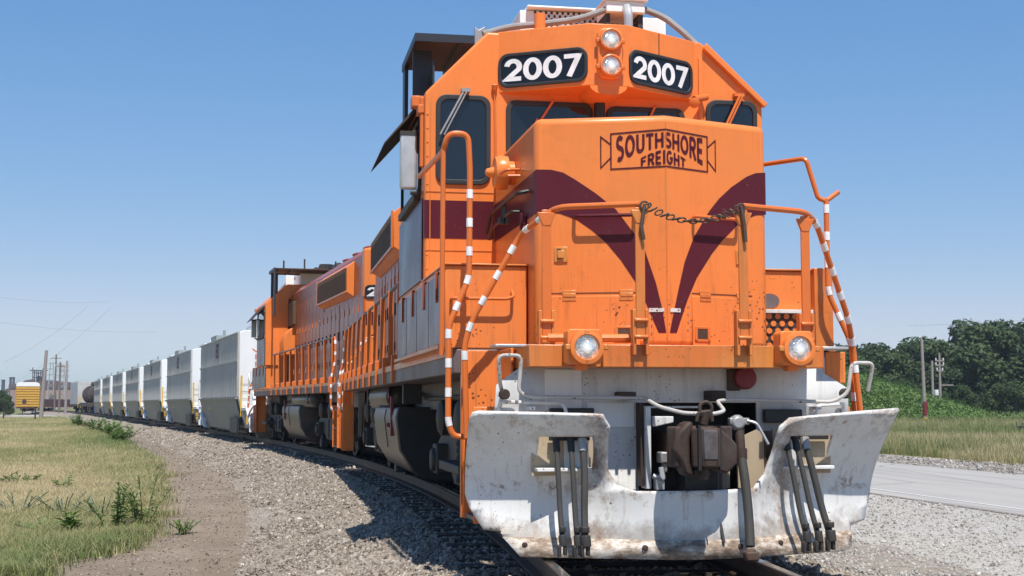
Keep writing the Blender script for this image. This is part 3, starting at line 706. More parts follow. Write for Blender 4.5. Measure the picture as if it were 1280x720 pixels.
    for z in (4.415, 4.175):
        l = lamp(cab, 'headlight', .03, 2.555, z, .085, .018)
        part('lamp_clip', MB().box(-.105,-.065,2.53,2.57,z-.03,z+.01).box(.125,.165,2.53,2.57,z-.03,z+.01), 'orange_worn', l, bevel=.006)
    window(cab, -1.50, -.99, 3.13, 3.965, 3.05, .10)
    window(cab, -.845, -.02, 3.30, 3.935, 3.05, .09)
    window(cab, .11, .88, 3.30, 3.915, 3.05, .09)
    window(cab, 1.09, 1.60, 3.20, 4.015, 3.05, .10)
    part('vent_pipe', MB().cyl((.03,2.97,3.3),(.03,2.97,4.0),.052,n=18).cyl((.03,2.97,3.955),(.03,2.97,3.99),.085,n=18), 'black', cab)
    part('wiper', MB().tube([(-1.245,3.02,4.0),(-1.255,2.99,3.98),(-1.465,2.985,3.58)],.010,6).tube([(-1.215,3.02,4.0),(-1.225,2.985,3.98),(-1.43,2.98,3.575)],.008,6).box(-1.27,-1.19,2.98,3.05,3.985,4.02), 'grey_metal', cab)
    part('wiper', MB().tube([(-.40,3.01,3.95),(-.41,2.985,3.93),(-.72,2.985,3.45)],.012,6).tube([(-.70,2.99,3.43),(-.56,2.985,3.76)],.007,6), 'orange_rail', cab)
    part('wiper', MB().tube([(.58,3.01,3.93),(.57,2.985,3.91),(.43,2.985,3.62)],.012,6), 'orange_rail', cab)
    part('wiper', MB().tube([(1.42,3.01,4.07),(1.41,2.985,4.05),(1.24,2.985,3.70)],.012,6).tube([(1.45,3.01,4.07),(1.44,2.985,4.05),(1.27,2.985,3.70)],.009,6).box(1.36,1.46,2.99,3.05,4.05,4.08), 'orange_rail', cab)
    part('window_rail', MB().tube([(-.54,3.02,3.74),(-.05,3.02,3.735)],.011,6), 'orange_rail', cab)
    part('camera', MB().cyl((.93,2.90,3.98),(1.08,3.0,4.03),.034,n=12).lathe((.93,2.9,3.95),(-.3,-1,-.3),[(0,.045),(.05,.05),(.06,.03)],14), 'orange_rail', cab)
    part('marker_light', MB().lathe((-.955,3.03,4.02),(0,-.3,1),[(0,.025),(.05,.03),(.06,.01)],10).tube([(-.955,3.03,4.02),(-.95,3.04,3.3)],.007,5), 'orange_rail', cab)
    part('corner_rib', MB().box(1.02,1.055,3.03,3.05,3.25,4.42), 'orange', cab, bevel=.004)
    part('roof_trim', MB().prism([(1.06,4.50),(1.665,3.95),(1.70,3.99),(1.09,4.56)],1,3.0,3.05), 'orange', cab, bevel=.01)
    for x_, z0_, z1_ in ((-.935,2.30,3.98),(-1.55,2.30,3.9),(1.02,2.4,3.2)): part('weld_seam', MB().box(x_-.004,x_+.004,3.044,3.052,z0_,z1_), 'orange_worn', cab)
    for z_ in (3.06, 2.52): part('weld_seam', MB().box(-1.59,-.955,3.044,3.052,z_-.003,z_+.003), 'orange_worn', cab)
    for k_ in (0,1,6,7,8,9,10,11): part('rivet', MB().lathe((-1.575,3.05,2.35+.13*k_),(0,-1,0),[(0,.011),(.005,.009),(.007,.002)],8), 'orange', cab)
    part('panel_seam', MB().box(.558,.566,2.80,2.806,4.36,4.57), 'rust_dark', cab)
    part('maroon_band', MB().add([(-1.602,3.046,2.98),(-.96,3.046,2.98),(-.96,3.046,2.63),(-1.602,3.046,2.63)],[(0,1,2,3)]).add([(-1.603,3.046,2.98),(-1.603,5.29,2.98),(-1.603,5.29,2.63),(-1.603,3.046,2.63)],[(0,1,2,3)]).add([(1.663,3.046,2.98),(1.663,5.29,2.98),(1.663,5.29,2.63),(1.663,3.046,2.63)],[(0,1,2,3)]), 'maroon', cab, smooth=0)
    for s, xs in ((-1, -1.605), (1, 1.665)):
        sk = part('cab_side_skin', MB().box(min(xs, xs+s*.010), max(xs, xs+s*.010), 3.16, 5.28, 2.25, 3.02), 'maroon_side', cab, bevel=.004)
        w = part('side_window', MB().ring([(q, p) if False else (p, q) for p, q in rrect(3.35,5.05,3.10,3.85,.08)], rrect(3.40,5.0,3.15,3.80,.06), 0, xs-.02, xs+.02), 'rubber', cab)
        part('pane', MB().box(min(xs-.006, xs+.006), max(xs-.006, xs+.006), 3.39, 5.01, 3.14, 3.81), 'glass', w)
        part('arm_rest', MB().box(min(xs, xs+s*.06), max(xs, xs+s*.06), 3.4, 4.9, 3.02, 3.09), 'dark_brown', cab, bevel=.01)
        if s != (-1 if lead else 1): continue
        aw = part('window_awning', MB().prism([(xs, 3.97), (xs+s*.34, 3.56), (xs+s*.345, 3.54), (xs+s*.0, 3.93)], 1, 3.36, 4.95), 'dark_brown', cab)
        part('awning_hinge', MB().box(min(xs-s*.01, xs+s*.10), max(xs-s*.01, xs+s*.10), 3.20, 3.36, 3.88, 3.98).box(min(xs-s*.01,xs+s*.05), max(xs-s*.01,xs+s*.05), 3.12, 3.30, 3.80, 3.88).cyl((xs-.01,3.15,3.3),(xs-.01,3.15,3.95),.022), 'orange_rail', aw, bevel=.006)
        mir = part('wind_mirror', MB().box(min(xs+s*.04, xs+s*.20), max(xs+s*.04, xs+s*.20), 3.28, 3.33, 3.11, 3.64), 'galv', cab, bevel=.03, seg=3)
        part('mirror_cap', MB().box(min(xs+s*.04, xs+s*.20), max(xs+s*.04, xs+s*.20), 3.275, 3.335, 3.62, 3.66), 'dark_steel', mir)
        part('mirror_bracket', MB().tube([(xs,3.3,3.66),(xs+s*.08,3.3,3.66)],.012,6).tube([(xs,3.3,3.08),(xs+s*.10,3.3,3.08)],.02,6), 'dark_steel', mir)
    # ---- roof gear
    ac = part('air_conditioner', MB().box(-.58,.62,3.75,5.0,4.60,5.01).box(-.52,.55,3.68,5.05,5.015,5.045), 'white_clean', cab, bevel=.012)
    gr = MB()
    for r_ in range(7):
        for k in range(36):
            x = -.44+.028*k; 
            if (r_+k) % 2 == 0: gr.box(x, x+.021, 3.742, 3.75, 4.775+.034*r_, 4.80+.034*r_)
    part('vent_perforation', gr, 'black', ac)
    part('ac_side_plate', MB().box(.66,.90,3.70,3.72,4.58,4.98), 'white_clean', ac, bevel=.008)
    ant = part('antenna_box', MB().box(.17,.56,3.25,3.65,4.885,5.0).prism([(.14,5.0),(.59,5.0),(.53,5.08),(.22,5.08)],1,3.22,3.70), 'white_clean', cab, bevel=.012)
    part('antenna_leg', MB().box(.18,.22,3.3,3.6,4.57,4.886).box(.50,.55,3.3,3.6,4.57,4.886), 'dark_steel', ant)
    part('conduit_elbow', MB().tube([(.375,3.2,4.57),(.375,3.2,4.86),(.375,3.26,4.94)],.045,10,.05), 'galv', ant)
    part('conduit', MB().tube([(-1.05,3.12,4.57),(-.8,3.15,4.66),(-.45,3.2,4.72),(-.1,3.22,4.79),(.18,3.3,4.92)],.032,10,.15), 'conduit', ant)
    part('conduit', MB().tube([(.56,3.3,4.94),(.75,3.25,4.86),(.92,3.15,4.68),(1.02,3.1,4.56)],.032,10,.15), 'conduit', ant)
    part('vent_stub', MB().cyl((-.50,3.16,4.56),(-.50,3.16,4.80),.055,n=18), 'orange', cab)
    part('roof_bracket', MB().prism([(-1.1,4.5),(-1.0,4.5),(-1.0,4.70),(-1.06,4.66),(-1.1,4.69)],1,3.3,3.34), 'grey_metal', cab, bevel=.005)
    cn = part('roof_canopy', MB().prism([(-1.50,4.93),(1.50,4.93),(1.50,4.97),(-1.50,4.97)],1,4.72,6.10), 'dark_brown', R, bevel=.004)
    part('canopy_edge', MB().box(-1.52,1.52,4.69,4.72,4.90,4.985).box(-1.52,-1.50,4.72,6.1,4.90,4.985).box(1.50,1.52,4.72,6.1,4.90,4.985), 'blue_dark', cn)
    part('canopy_rib', MB().box(-1.05,-1.0,4.73,6.09,4.89,4.93).box(1.0,1.05,4.73,6.09,4.89,4.93), 'dark_steel', cn)
    part('canopy_lamp', MB().box(-.86,-.52,4.98,5.3,4.86,4.928).lathe((-.62,5.1,4.86),(0,-.3,-1),[(0,.07),(.06,.06),(.10,.05),(.12,.01)],14), 'galv', cn, bevel=.01)
    for s in (-1, 1):
        part('canopy_post', MB().box(min(s*1.47,s*1.51), max(s*1.47,s*1.51), 5.85, 6.08, 3.6, 4.93).prism([(4.80,3.98),(5.05,3.98),(5.05,4.62),(4.80,4.74)],0,min(s*1.30,s*1.32),max(s*1.30,s*1.32)).box(min(s*1.30,s*1.50),max(s*1.30,s*1.50),5.08,5.12,4.0,4.90), 'blue_dark', cn)
    part('horn', MB().lathe((.1,4.9,5.08),(0,-1,0),[(0,.03),(.2,.04),(.35,.06),(.42,.10)],14).lathe((.1,5.2,5.05),(0,1,0),[(0,.03),(.2,.04),(.35,.10)],14).box(.05,.15,4.95,5.2,4.98,5.08).cyl((-.1,5.1,4.98),(-.1,5.1,5.2),.2,n=18), 'dark_steel', cn)
    if not lead:
        for x_, y_, h_ in ((-1.2,4.9,.35),(-.7,5.0,.22),(.5,4.85,.4),(1.15,5.2,.3),(-.3,5.6,.28)):
            part('antenna', MB().cyl((x_,y_,4.97),(x_,y_,4.97+h_),.025,n=8).cyl((x_,y_,4.97),(x_,y_,5.02),.07,n=8), 'dark_steel', cn)
        part('beacon', MB().lathe((-.45,5.3,4.97),(0,0,1),[(0,.3),(.1,.32),(.16,.2),(.22,.16),(.28,.03)],16), 'dark_steel', cn)
    # ---- long hood
    HB = 17.0
    hp = [(-.93,1.56),(.93,1.56),(.93,4.24),(.76,4.42),(-.76,4.42),(-.93,4.24)]
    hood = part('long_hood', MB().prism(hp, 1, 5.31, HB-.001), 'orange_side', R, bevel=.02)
    part('hood_end', MB().prism([(-.94,HB-.25),(.94,HB-.25),(.94,HB+.10),(.62,HB+.32),(-.62,HB+.32),(-.94,HB+.10)],2,1.555,4.36), 'orange', hood, bevel=.06, seg=3, angle=50)
    part('rear_band', MB().box(-.945,.945,HB-.252,HB+.105,2.75,3.02).prism([(-.945,HB+.105),(.945,HB+.105),(.62,HB+.325),(-.62,HB+.325)],2,2.75,3.02), 'maroon', hood, bevel=.003)
    for s in (-1, 1):
        q0, q1 = Vector((s*.64, HB+.31)), Vector((s*.925, HB+.11))
        a, b = (q0, q1) if s < 0 else (q1, q0)
        dd = (q1-q0).normalized(); o = Vector((dd.y*s*-1, dd.x*s)) ; o = Vector((s*.57, .82))
        if s < 0: number_board(hood, (-.655,HB+.305), (-.905,HB+.125), 3.30, 3.56, number[:1], (-.57,.82,0))
        else: number_board(hood, (.905,HB+.125), (.655,HB+.305), 3.30, 3.56, number[:1], (.57,.82,0))
        xs = s*.93
        # door rows: tall engine-room doors, then doors below the radiator intakes
        y = 5.55; i = 0
        protos = None
        while y < HB-.3:
            wd = .60
            tall = 3.86 if y < 11.3 else 3.36
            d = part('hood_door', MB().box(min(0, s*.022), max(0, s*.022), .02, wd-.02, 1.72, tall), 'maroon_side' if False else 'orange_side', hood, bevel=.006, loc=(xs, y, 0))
            d.rotation_euler = (0, 0, math.radians(rnd.uniform(-.9, .9)))
            part('door_latch', MB().box(min(0, s*.045), max(0, s*.045), wd-.10, wd-.05, 2.55, 2.75).box(min(0, s*.04), max(0, s*.04), wd-.10, wd-.05, 2.0, 2.12), 'maroon_side', d)
            part('hinge', MB().box(min(0, s*.035), max(0, s*.035), .0, .05, 1.95, 2.1).box(min(0, s*.035), max(0, s*.035), .0, .05, 3.05, 3.2), 'orange_rail', d)
            y += wd+.012; i += 1
        part('hood_band', MB().box(min(xs, xs+s*.004), max(xs, xs+s*.004), 5.32, HB-.26, 4.0, 4.2), 'orange_side', hood)
        # radiator intake, flared out from the hood
        rp = [(xs, 3.42), (xs+s*.17, 3.52), (xs+s*.17, 4.06), (xs, 4.20)]
        ri = part('radiator_intake', MB().prism(rp, 1, 11.6, 15.9), 'orange', hood, bevel=.012)
        part('intake_frame', MB().box(min(xs+s*.17,xs+s*.20), max(xs+s*.17,xs+s*.20), 11.6, 11.72, 3.50, 4.09).box(min(xs+s*.17,xs+s*.20), max(xs+s*.17,xs+s*.20), 11.72, 15.9, 3.50, 3.55), 'orange_rail', ri, bevel=.006)
        sl = MB(); sl.box(min(xs+s*.171,xs+s*.176), max(xs+s*.171,xs+s*.176), 11.73, 15.88, 3.56, 4.05)
        for k in range(60): sl.box(min(xs+s*.176,xs+s*.192), max(xs+s*.176,xs+s*.192), 11.75+.069*k, 11.775+.069*k, 3.56, 4.05)
        part('radiator_grille', sl, 'grille', ri)
        # air intake louvre behind the cab
        part('intake_louvre', MB().box(min(xs, xs+s*.10), max(xs, xs+s*.10), 5.40, 6.5, 3.35, 4.0), 'grille', hood, bevel=.01)
        part('filter_bulge', MB().prism([(xs,2.5),(xs+s*.32,2.5),(xs+s*.34,2.85),(xs+s*.27,3.10),(xs+s*.12,3.25),(xs,3.28)],1,5.42,6.35), 'orange', hood, bevel=.02)
        part('drain_pipe', MB().tube([(xs+s*.06,5.36,4.15),(xs+s*.07,5.36,1.6)],.03,8), 'dark_brown', hood)
    for yc in (12.4, 13.8, 15.2):
        part('radiator_fan', MB().lathe((0,yc,4.41),(0,0,1),[(0,.58),(.10,.58),(.16,.62),(.18,.60),(.18,.05)],28), 'orange_side', hood)
    part('exhaust_stack', MB().box(-.3,.3,9.6,10.5,4.41,4.62), 'rust_dark', hood, bevel=.02)
    # ---- frame, walkways, steps
    fr = part('side_sill', MB().box(-1.56,-1.02,1.36,HB+.2,1.36,1.55).box(1.02,1.56,1.36,HB+.2,1.36,1.55).box(-1.0,1.0,1.4,HB+.3,1.05,1.54), 'frame', R, bevel=.008)
    part('rear_sill', MB().box(-1.50,1.50,HB+.32,HB+.62,1.38,1.55), 'orange', R, bevel=.01)
    part('rear_pilot', MB().box(-1.10,1.10,HB+.45,HB+.60,.45,1.375), 'black', R, bevel=.01)
    part('rear_coupler', MB().box(-.10,.10,HB+.6,HB+.95,.74,.94).box(-.2,.2,HB+.85,HB+1.0,.66,1.0), 'rust', R, bevel=.02)
    part('sill_lip', MB().box(-1.575,-1.562,1.36,HB+.2,1.50,1.565).box(1.562,1.575,1.36,HB+.2,1.50,1.565), 'orange_worn', fr)
    for s in (-1, 1):
        for y0, y1, fb in ((.78, 1.34, 1), (HB-.02, HB+.58, 0)):
            xa, xb = sorted((s*(1.18 if fb else 1.33), s*(1.485 if fb else 1.545)))
            sw = part('step_well', MB().box(xa, xb, y1-.02, y1, .24, 1.54).box(xa, xb, y0, y0+.02, .24, 1.10).box(xa if s > 0 else xb-.02, xa+.02 if s > 0 else xb, y0+.021, y1-.021, .24, 1.54), 'orange', R, bevel=.006)
            part('step_flange', MB().box(min(s*1.45,s*1.50), max(s*1.45,s*1.50), y1+.001, y1+.05, .24, 1.54), 'orange_rail', sw, bevel=.004)
            for z in (.25, .62, .98): part('step_tread', MB().box(xa+.02, xb-.02, y0+.03, y1-.03, z, z+.03), 'frame', sw)
        # side handrail with stanchions
        yl = [6.3+1.16*k for k in range(10)]
        part('handrail', MB().tube([(s*1.50, 5.9, 2.50), (s*1.50, HB-.1, 2.50), (s*1.50,HB,2.42)], .022, 8, .05), 'frame', R)
        for y in yl:
            part('stanchion', MB().box(min(s*1.475,s*1.535), max(s*1.475,s*1.535), y-.012, y+.012, 1.40, 2.50).box(min(s*1.46,s*1.60), max(s*1.46,s*1.60), y-.03, y+.03, 1.36, 1.68), 'orange_rail', R, bevel=.005)
        # rear step handrails
        handrail(R, [(s*1.50,HB-.1,2.5),(s*1.52,HB+.1,2.42),(s*1.52,HB+.1,2.0),(s*1.60,HB+.1,1.65),(s*1.60,HB+.1,1.05),(s*1.52,HB+.08,.9)], .021, .08, (.2, 1.7))
        handrail(R, [(s*.7,HB+.55,2.5),(s*1.0,HB+.55,2.45),(s*1.45,HB+.58,1.75),(s*1.52,HB+.58,1.55),(s*1.52,HB+.58,.9)], .021, .08, (.4, 1.9))
    # front handrails with tape
    handrail(R, [(-.36,.20,2.565),(-.93,.40,2.555),(-1.09,.95,2.43),(-1.45,1.08,1.77),(-1.51,1.10,1.58),(-1.49,1.10,.86)], .023, .10, (.82, 2.3))
    handrail(R, [(.42,.20,2.57),(1.0,.42,2.57),(1.17,.62,2.51),(1.56,.95,1.80),(1.66,1.10,1.60),(1.72,1.10,1.02)], .023, .10, (.82, 2.3))
    handrail(R, [(-1.66,2.96,3.18),(-1.66,1.25,3.10),(-1.63,1.2,3.235),(-1.47,1.2,3.235),(-1.455,1.2,2.95),(-1.46,1.2,2.1),(-1.62,1.2,1.72),(-1.62,1.2,.98),(-1.58,1.2,.87),(-1.47,1.2,.87)], .023, .07, (2.4, 4.4))
    part('corner_post', MB().tube([(-1.66,1.25,3.12),(-1.66,1.30,1.5)],.020,8), 'orange_rail', R)
    handrail(R, [(.96,1.9,3.15),(1.33,1.2,3.13),(1.43,1.2,2.80),(1.50,1.2,2.78),(1.61,1.2,2.86)], .020, .05)
    handrail(R, [(1.50,1.2,2.80),(1.50,1.2,2.03),(1.70,1.2,1.60),(1.71,1.2,1.0)], .022, .08, (.05, 1.7))
    for x, y in ((-.36,.20),(.42,.20),(-1.0,.44),(1.0,.44)):
        inner = abs(x) < .6
        ps = part('stanchion', MB().box(x-.035, x+.035, y-.008, y+.012, 1.60, 2.54).box(x-.012, x+.012, y+.012, y+.04, 1.60, 2.5).prism([(x-.07,2.52),(x+.07,2.52),(x+.03,2.42),(x-.03,2.42)],1,y-.012,y+.016), 'orange_worn' if inner else 'orange_rail', R, bevel=.005)
        part('stanchion_foot', MB().box(x-.06,x-.035,y-.012,y+.06,1.47,1.80).box(x+.035,x+.06,y-.012,y+.06,1.47,1.80).cyl((x-.05,y-.02,1.72),(x+.05,y-.02,1.72),.016,n=8).cyl((x-.05,y-.02,1.60),(x+.05,y-.02,1.60),.016,n=8), 'orange_worn', ps, bevel=.004)
    # safety chain between the inner posts
    n = 17; lk = None
    ch = part('chain_hook', MB().tube(arc3((-.33,.18,2.55),.03),.008,6,caps=False).tube(arc3((.40,.18,2.55),.03),.008,6,caps=False).tube([(.40,.17,2.56),(.42,.165,2.42),(.43,.17,2.30)],.014,6).tube([(-.33,.17,2.56),(-.36,.165,2.40),(-.34,.17,2.30)],.014,6), 'chain', R)
    for i in range(n):
        t = (i+.5)/n; x = -.33+.73*t; sag = .115*(1-(2*t-1)**2)
        if lk is None:
            lk = link('chain_link', mesh_of('chain_link', *(lambda m: (m.v, m.f))(MB().tube(oval(.032,.016),.0065,6,caps=False)), M['chain'], 60), ch); o = lk
        else:
            o = lk.copy(); COL.objects.link(o)
        o.location = (x, .18, 2.56-sag); o.rotation_euler = (math.radians(82 if i % 2 else 8), math.atan(-.115*(-4*(2*t-1))/.73*-1*-1), 0)
    # ---- underframe: trucks, tank, reservoirs
    build_truck(R, 3.95); build_truck(R, 14.05)
    tp = [(-1.40,1.08),(-1.43,.95),(-1.38,.55),(-1.22,.30),(-1.0,.18),(1.0,.18),(1.22,.30),(1.38,.55),(1.43,.95),(1.40,1.08)]
    tk = part('fuel_tank', MB().prism(tp, 1, 7.55, 10.9), 'tank', R, bevel=.03, seg=3, angle=50)
    part('tank_end', MB().prism([(x*.985, .02+z*.985) for x, z in tp], 1, 7.535, 7.552), 'black', tk)
    for s in (-1, 1):
        part('tank_seam', MB().tube([(s*1.415,9.0,1.05),(s*1.437,9.0,.94),(s*1.39,9.0,.55)],.006,6), 'dark_steel', tk)
        part('fuel_filler', MB().lathe((s*1.42,8.3,.85),(s,0,.2),[(0,.03),(.03,.03),(.05,.02)],12).box(min(s*1.40,s*1.44),max(s*1.40,s*1.44),8.05,8.17,.72,1.22), 'red', tk, bevel=.006)
        a = part('air_reservoir', MB().lathe((s*1.22,9.3,1.22),(0,1,0),[(-.06,.02),(-.04,.10),(0,.17),(.05,.185),(3.3,.185),(3.36,.15),(3.4,.03)],28), 'tank', R)
        part('red_flag', MB().prism([(9.1,1.22),(9.3,1.38),(9.28,1.16)],0,min(s*1.36,s*1.37),max(s*1.36,s*1.37)), 'red', a)
        part('jacking_pad', MB().box(min(s*1.2,s*1.42),max(s*1.2,s*1.42),6.7,6.82,1.12,1.35).box(min(s*1.3,s*1.42),max(s*1.3,s*1.42),12.3,12.42,1.12,1.35), 'dark_steel', R, bevel=.01)
        part('toe_step', MB().box(min(s*1.12,s*1.40),max(s*1.12,s*1.40),2.2,3.5,.52,.6), 'dark_steel', R, bevel=.01)
        part('air_pipe', MB().tube([(s*1.1,1.5,1.2),(s*1.15,6.5,1.18),(s*1.1,9.2,1.28)],.025,8), 'dark_steel', R)
    part('underframe_shadow_box', MB().box(-.85,.85,1.5,HB,.95,1.05), 'black', R) if False else None
    return R

def arc3(c, r, n=14): return [(c[0]+r*math.cos(2*math.pi*i/n), c[1], c[2]+r*math.sin(2*math.pi*i/n)) for i in range(n+1)]
def oval(a, b, n=12): return [(a*math.cos(2*math.pi*i/n), 0, b*math.sin(2*math.pi*i/n)) for i in range(n+1)]

L1 = build_loco('2007', True)
thing(L1, 'orange and maroon lead locomotive number 2007 with white plow and lit headlights', 'locomotive', 'orange freight locomotives')
L2 = build_loco('2', False)
_s0, _s1 = 36.35-3.95, 36.35-14.05
_a, _b = at(_s0), at(_s1)
_h = math.atan2(-(_b[0]-_a[0])*-1, (_b[1]-_a[1])*-1)
# local +Y of the second unit points back towards the camera
_d = Vector((_b[0]-_a[0], _b[1]-_a[1])).normalized(); _rz = math.atan2(-_d.x, _d.y)
L2.rotation_euler = (0, 0, _rz); L2.location = (_a[0]-_d.x*3.95+.11, _a[1]-_d.y*3.95, 0)
thing(L2, 'second orange locomotive coupled behind the lead unit, cab at its far end', 'locomotive', 'orange freight locomotives')

# ------------------------------------------------------------------ hopper cars
def truck_simple(root, yc, mat='dark_steel'):
    t = part('truck', MB().box(-.9,.9,yc-.2,yc+.2,.45,.7), mat, root)
    for s in (-1, 1):
        part('side_frame', MB().prism([(-1.2,.5),(-.6,.35),(.6,.35),(1.2,.5),(1.2,.68),(.5,.85),(-.5,.85),(-1.2,.68)],0,min(s*.95,s*1.08),max(s*.95,s*1.08),lambda c:(c[0],yc+c[1],c[2])), mat, t, bevel=.02)
    for yo in (-.86,.86):
        mb = MB()
        for s in (-1,1): mb.lathe((s*.69,yc+yo,.42),(s,0,0),[(-.03,.45),(0,.45),(.012,.42),(.11,.42),(.112,.1)],24)
        mb.cyl((-.72,yc+yo,.42),(.72,yc+yo,.42),.08)
        part('wheelset', mb, mat, t)
def hoppermat(name, a, b, streak):
    n = NT(name); v = n.coord(1); st = n.noise(n.coord((1, 2.2, .25)), 2.0, 6, .7)
    c = n.mix(n.ramp(st, (.35, 0.0), (.75, 1.0)), a, b)
    c = n.mix(n.ramp(n.noise(v, .8, 4), (.45, 0.0), (.8, .5)), c, streak)
    oi = n.new('ObjectInfo'); c = n.mix(n.math('MULTIPLY', oi.outputs['Random'], .32), c, tuple(x*.62 for x in b))
    return n.fin(c, .6)
M['hop_side'] = hoppermat('hopper_shaded_side', (.50,.505,.485), (.37,.37,.355), (.27,.265,.25))  # pale paint darkened to grey: shade of the hopper sides put into the colour
M['hop_low'] = hoppermat('hopper_dusty_lower_side', (.34,.335,.285), (.25,.245,.21), (.19,.18,.15))
M['hop_end'] = hoppermat('hopper_white_end', (.80,.82,.83), (.72,.74,.75), (.6,.6,.6))
M['hop_roof'] = hoppermat('hopper_roof_green_grey', (.30,.36,.35), (.25,.29,.29), (.2,.2,.2))
M['hop_mark'] = plain('dark_red_stencil', (.10,.02,.03), .6)
def build_hopper():
    R = empty('hopper_car'); Lb = 12.3; y0 = .0
    # y = 0 at the near body end wall, running away; origin at rail level
    body = part('body', MB().prism([(-1.46,1.34),(-1.20,.30),(1.20,.30),(1.46,1.34),(1.46,3.55),(1.32,3.63),(-1.32,3.63),(-1.46,3.55)],1,y0+.02,Lb), 'hop_end', R, bevel=.015)
    for s in (-1, 1):
        for z0, z1 in ((1.37, 2.56), (2.62, 3.52)):
            n = 26; pts = []
            for i in range(n+1):
                y = y0+.05 + (Lb-.1)*i/n
                pts += [(y, 0), (y+.12, 0), (y+.18, .05), (y+.36, .05)]
            pts = [p for p in pts if p[0] < Lb-.05]
            vs = []; fs = []
            for y, d in pts: vs += [(s*(1.475+d), y, z0), (s*(1.475+d), y, z1)]
            fs = [(2*i, 2*i+1, 2*i+3, 2*i+2) for i in range(len(pts)-1)]
            part('corrugated_panel', MB().add(vs, fs), 'hop_side', body, smooth=0)
        part('side_belt', MB().box(min(s*1.46,s*1.545),max(s*1.46,s*1.545),y0,Lb,2.56,2.62).box(min(s*1.46,s*1.545),max(s*1.46,s*1.545),y0,Lb,3.52,3.57).box(min(s*1.46,s*1.53),max(s*1.46,s*1.53),y0,y0+.06,1.37,3.52), 'hop_side', body)
        part('side_lip', MB().box(min(s*1.46,s*1.58),max(s*1.46,s*1.58),y0,Lb,1.29,1.345), 'hop_low', body)
        part('slope_sheet', MB().prism([(.45,1.29),(Lb-.05,1.29),(Lb-.15,.70),(Lb-1.75,.20),(2.0,.20),(.45,.62)],0,0,1,lambda c:(s*(1.52-.24*(1.29-c[2])-.03*c[0]),c[1],c[2])), 'hop_low', body)
        part('wheel_guard', MB().box(min(s*1.42,s*1.50),max(s*1.42,s*1.50),.10,2.05,.14,.66), 'black', R)
        part('corner_brace', MB().prism([(Lb-1.75,.18),(Lb-1.52,.18),(Lb-.12,.66),(Lb+.0,.66),(Lb+.0,.78),(Lb-.22,.78)],0,min(s*1.40,s*1.50),max(s*1.40,s*1.50)), 'hop_end', R)
        part('wheel_guard', MB().box(min(s*1.20,s*1.26),max(s*1.20,s*1.26),Lb-1.9,Lb-.1,.12,.70), 'black', R)
        part('side_sill', MB().box(min(s*1.0,s*1.10),max(s*1.0,s*1.10),.4,Lb-.4,.12,.34), 'black', R)
        mk = part('stencil', text_mb('D3', .2, lambda p, q: (s*1.532, 5.6+p*.75, 2.86+q*.55)), 'hop_mark', body, smooth=0)
        part('yellow_tick', MB().box(min(s*1.42,s*1.445),max(s*1.42,s*1.445),8.6,9.3,.92,.98), 'yellow', body)
        for yy in (-.12, Lb+.06):
            lad = part('ladder', MB().box(min(s*1.36,s*1.42),max(s*1.36,s*1.42),yy,yy+.05,.70,2.08).box(min(s*1.0,s*1.05),max(s*1.0,s*1.05),yy,yy+.05,.70,2.08), 'yellow', R)
            part('ladder_rung', (lambda m: [m.box(min(s*1.02,s*1.4),max(s*1.02,s*1.4),yy+.01,yy+.03,.75+.25*k,.78+.25*k) for k in range(6)] and m)(MB()), 'hop_end', lad)
    for y, sg in ((-1.5, -1), (Lb+1.5, 1)):
        ya, yb = sorted((y, 0 if sg < 0 else Lb))
        pf = part('end_platform', MB().box(-1.4,1.4,ya,yb,.90,1.0).box(-.3,.3,ya,yb,.6,.9), 'hop_end', R)
        part('end_post', MB().box(-1.3,-1.2,y-.04,y+.04,.2,2.15).box(1.2,1.3,y-.04,y+.04,.2,2.15).box(-1.3,1.3,y-.04,y+.04,2.10,2.18).box(-.15,-.08,y-.03,y+.03,1.0,2.1).box(.3,1.1,y-.05,y+.05,1.05,1.5), 'hop_end', pf)
        part('end_sheet', MB().prism([(ya+.1 if sg<0 else yb-.1,1.0),(0 if sg<0 else Lb,1.0),(0 if sg<0 else Lb,2.15)],0,-1.15,1.15), 'hop_end', pf)
        part('yellow_handhold', MB().box(-1.40,-1.34,y-.02,y+.25 if sg<0 else y+.02,.55,.60).box(-1.40,-1.35,y-.02,y+.02,.45,.75), 'yellow', pf)
        part('coupler', MB().box(-.12,.12,min(y,y+sg*.75),max(y,y+sg*.75),.75,.95), 'rust_dark', R)
    part('roof_hatch', MB().box(-.9,1.2,.35,2.6,3.62,3.88).box(-.4,.4,.6,1.0,3.88,3.98).box(-.5,-.42,1.6,1.7,3.88,4.08).box(.1,.18,1.6,1.7,3.88,4.08), 'hop_end', body)
    part('roof_hatch', MB().box(-1.25,.4,8.9,10.9,3.62,3.88).box(-.9,-.8,9.6,9.7,3.85,4.12), 'hop_roof', body)
    part('roof_rail', MB().box(-.98,-.94,.2,Lb-.2,3.63,3.75).box(.94,.98,.2,Lb-.2,3.63,3.75), 'hop_end', body)
    part('vent', MB().cyl((.5,4.2,3.62),(.5,4.2,3.86),.22,n=12), 'hop_roof', body); part('vent', MB().cyl((.5,7.2,3.62),(.5,7.2,3.86),.22,n=12), 'hop_roof', body)
    part('roof_walk', MB().box(-.35,.35,2.7,8.8,3.70,3.74), 'hop_roof', body)
    truck_simple(R, 1.3); truck_simple(R, Lb-1.3)
    return R
HP = build_hopper()
PITCH = 16.25; H0 = 38.75
hop_lab = ['grey hopper car directly behind the second orange locomotive, largest of the row',
 'second grey hopper car from the orange locomotives', 'third grey hopper car from the orange locomotives',
 'middle grey hopper car, fourth from the locomotives and fourth from the brown tank car', 'third grey hopper car counted from the brown tank car',
 'second grey hopper car counted from the brown tank car', 'smallest and farthest grey hopper car, next to the brown tank car']
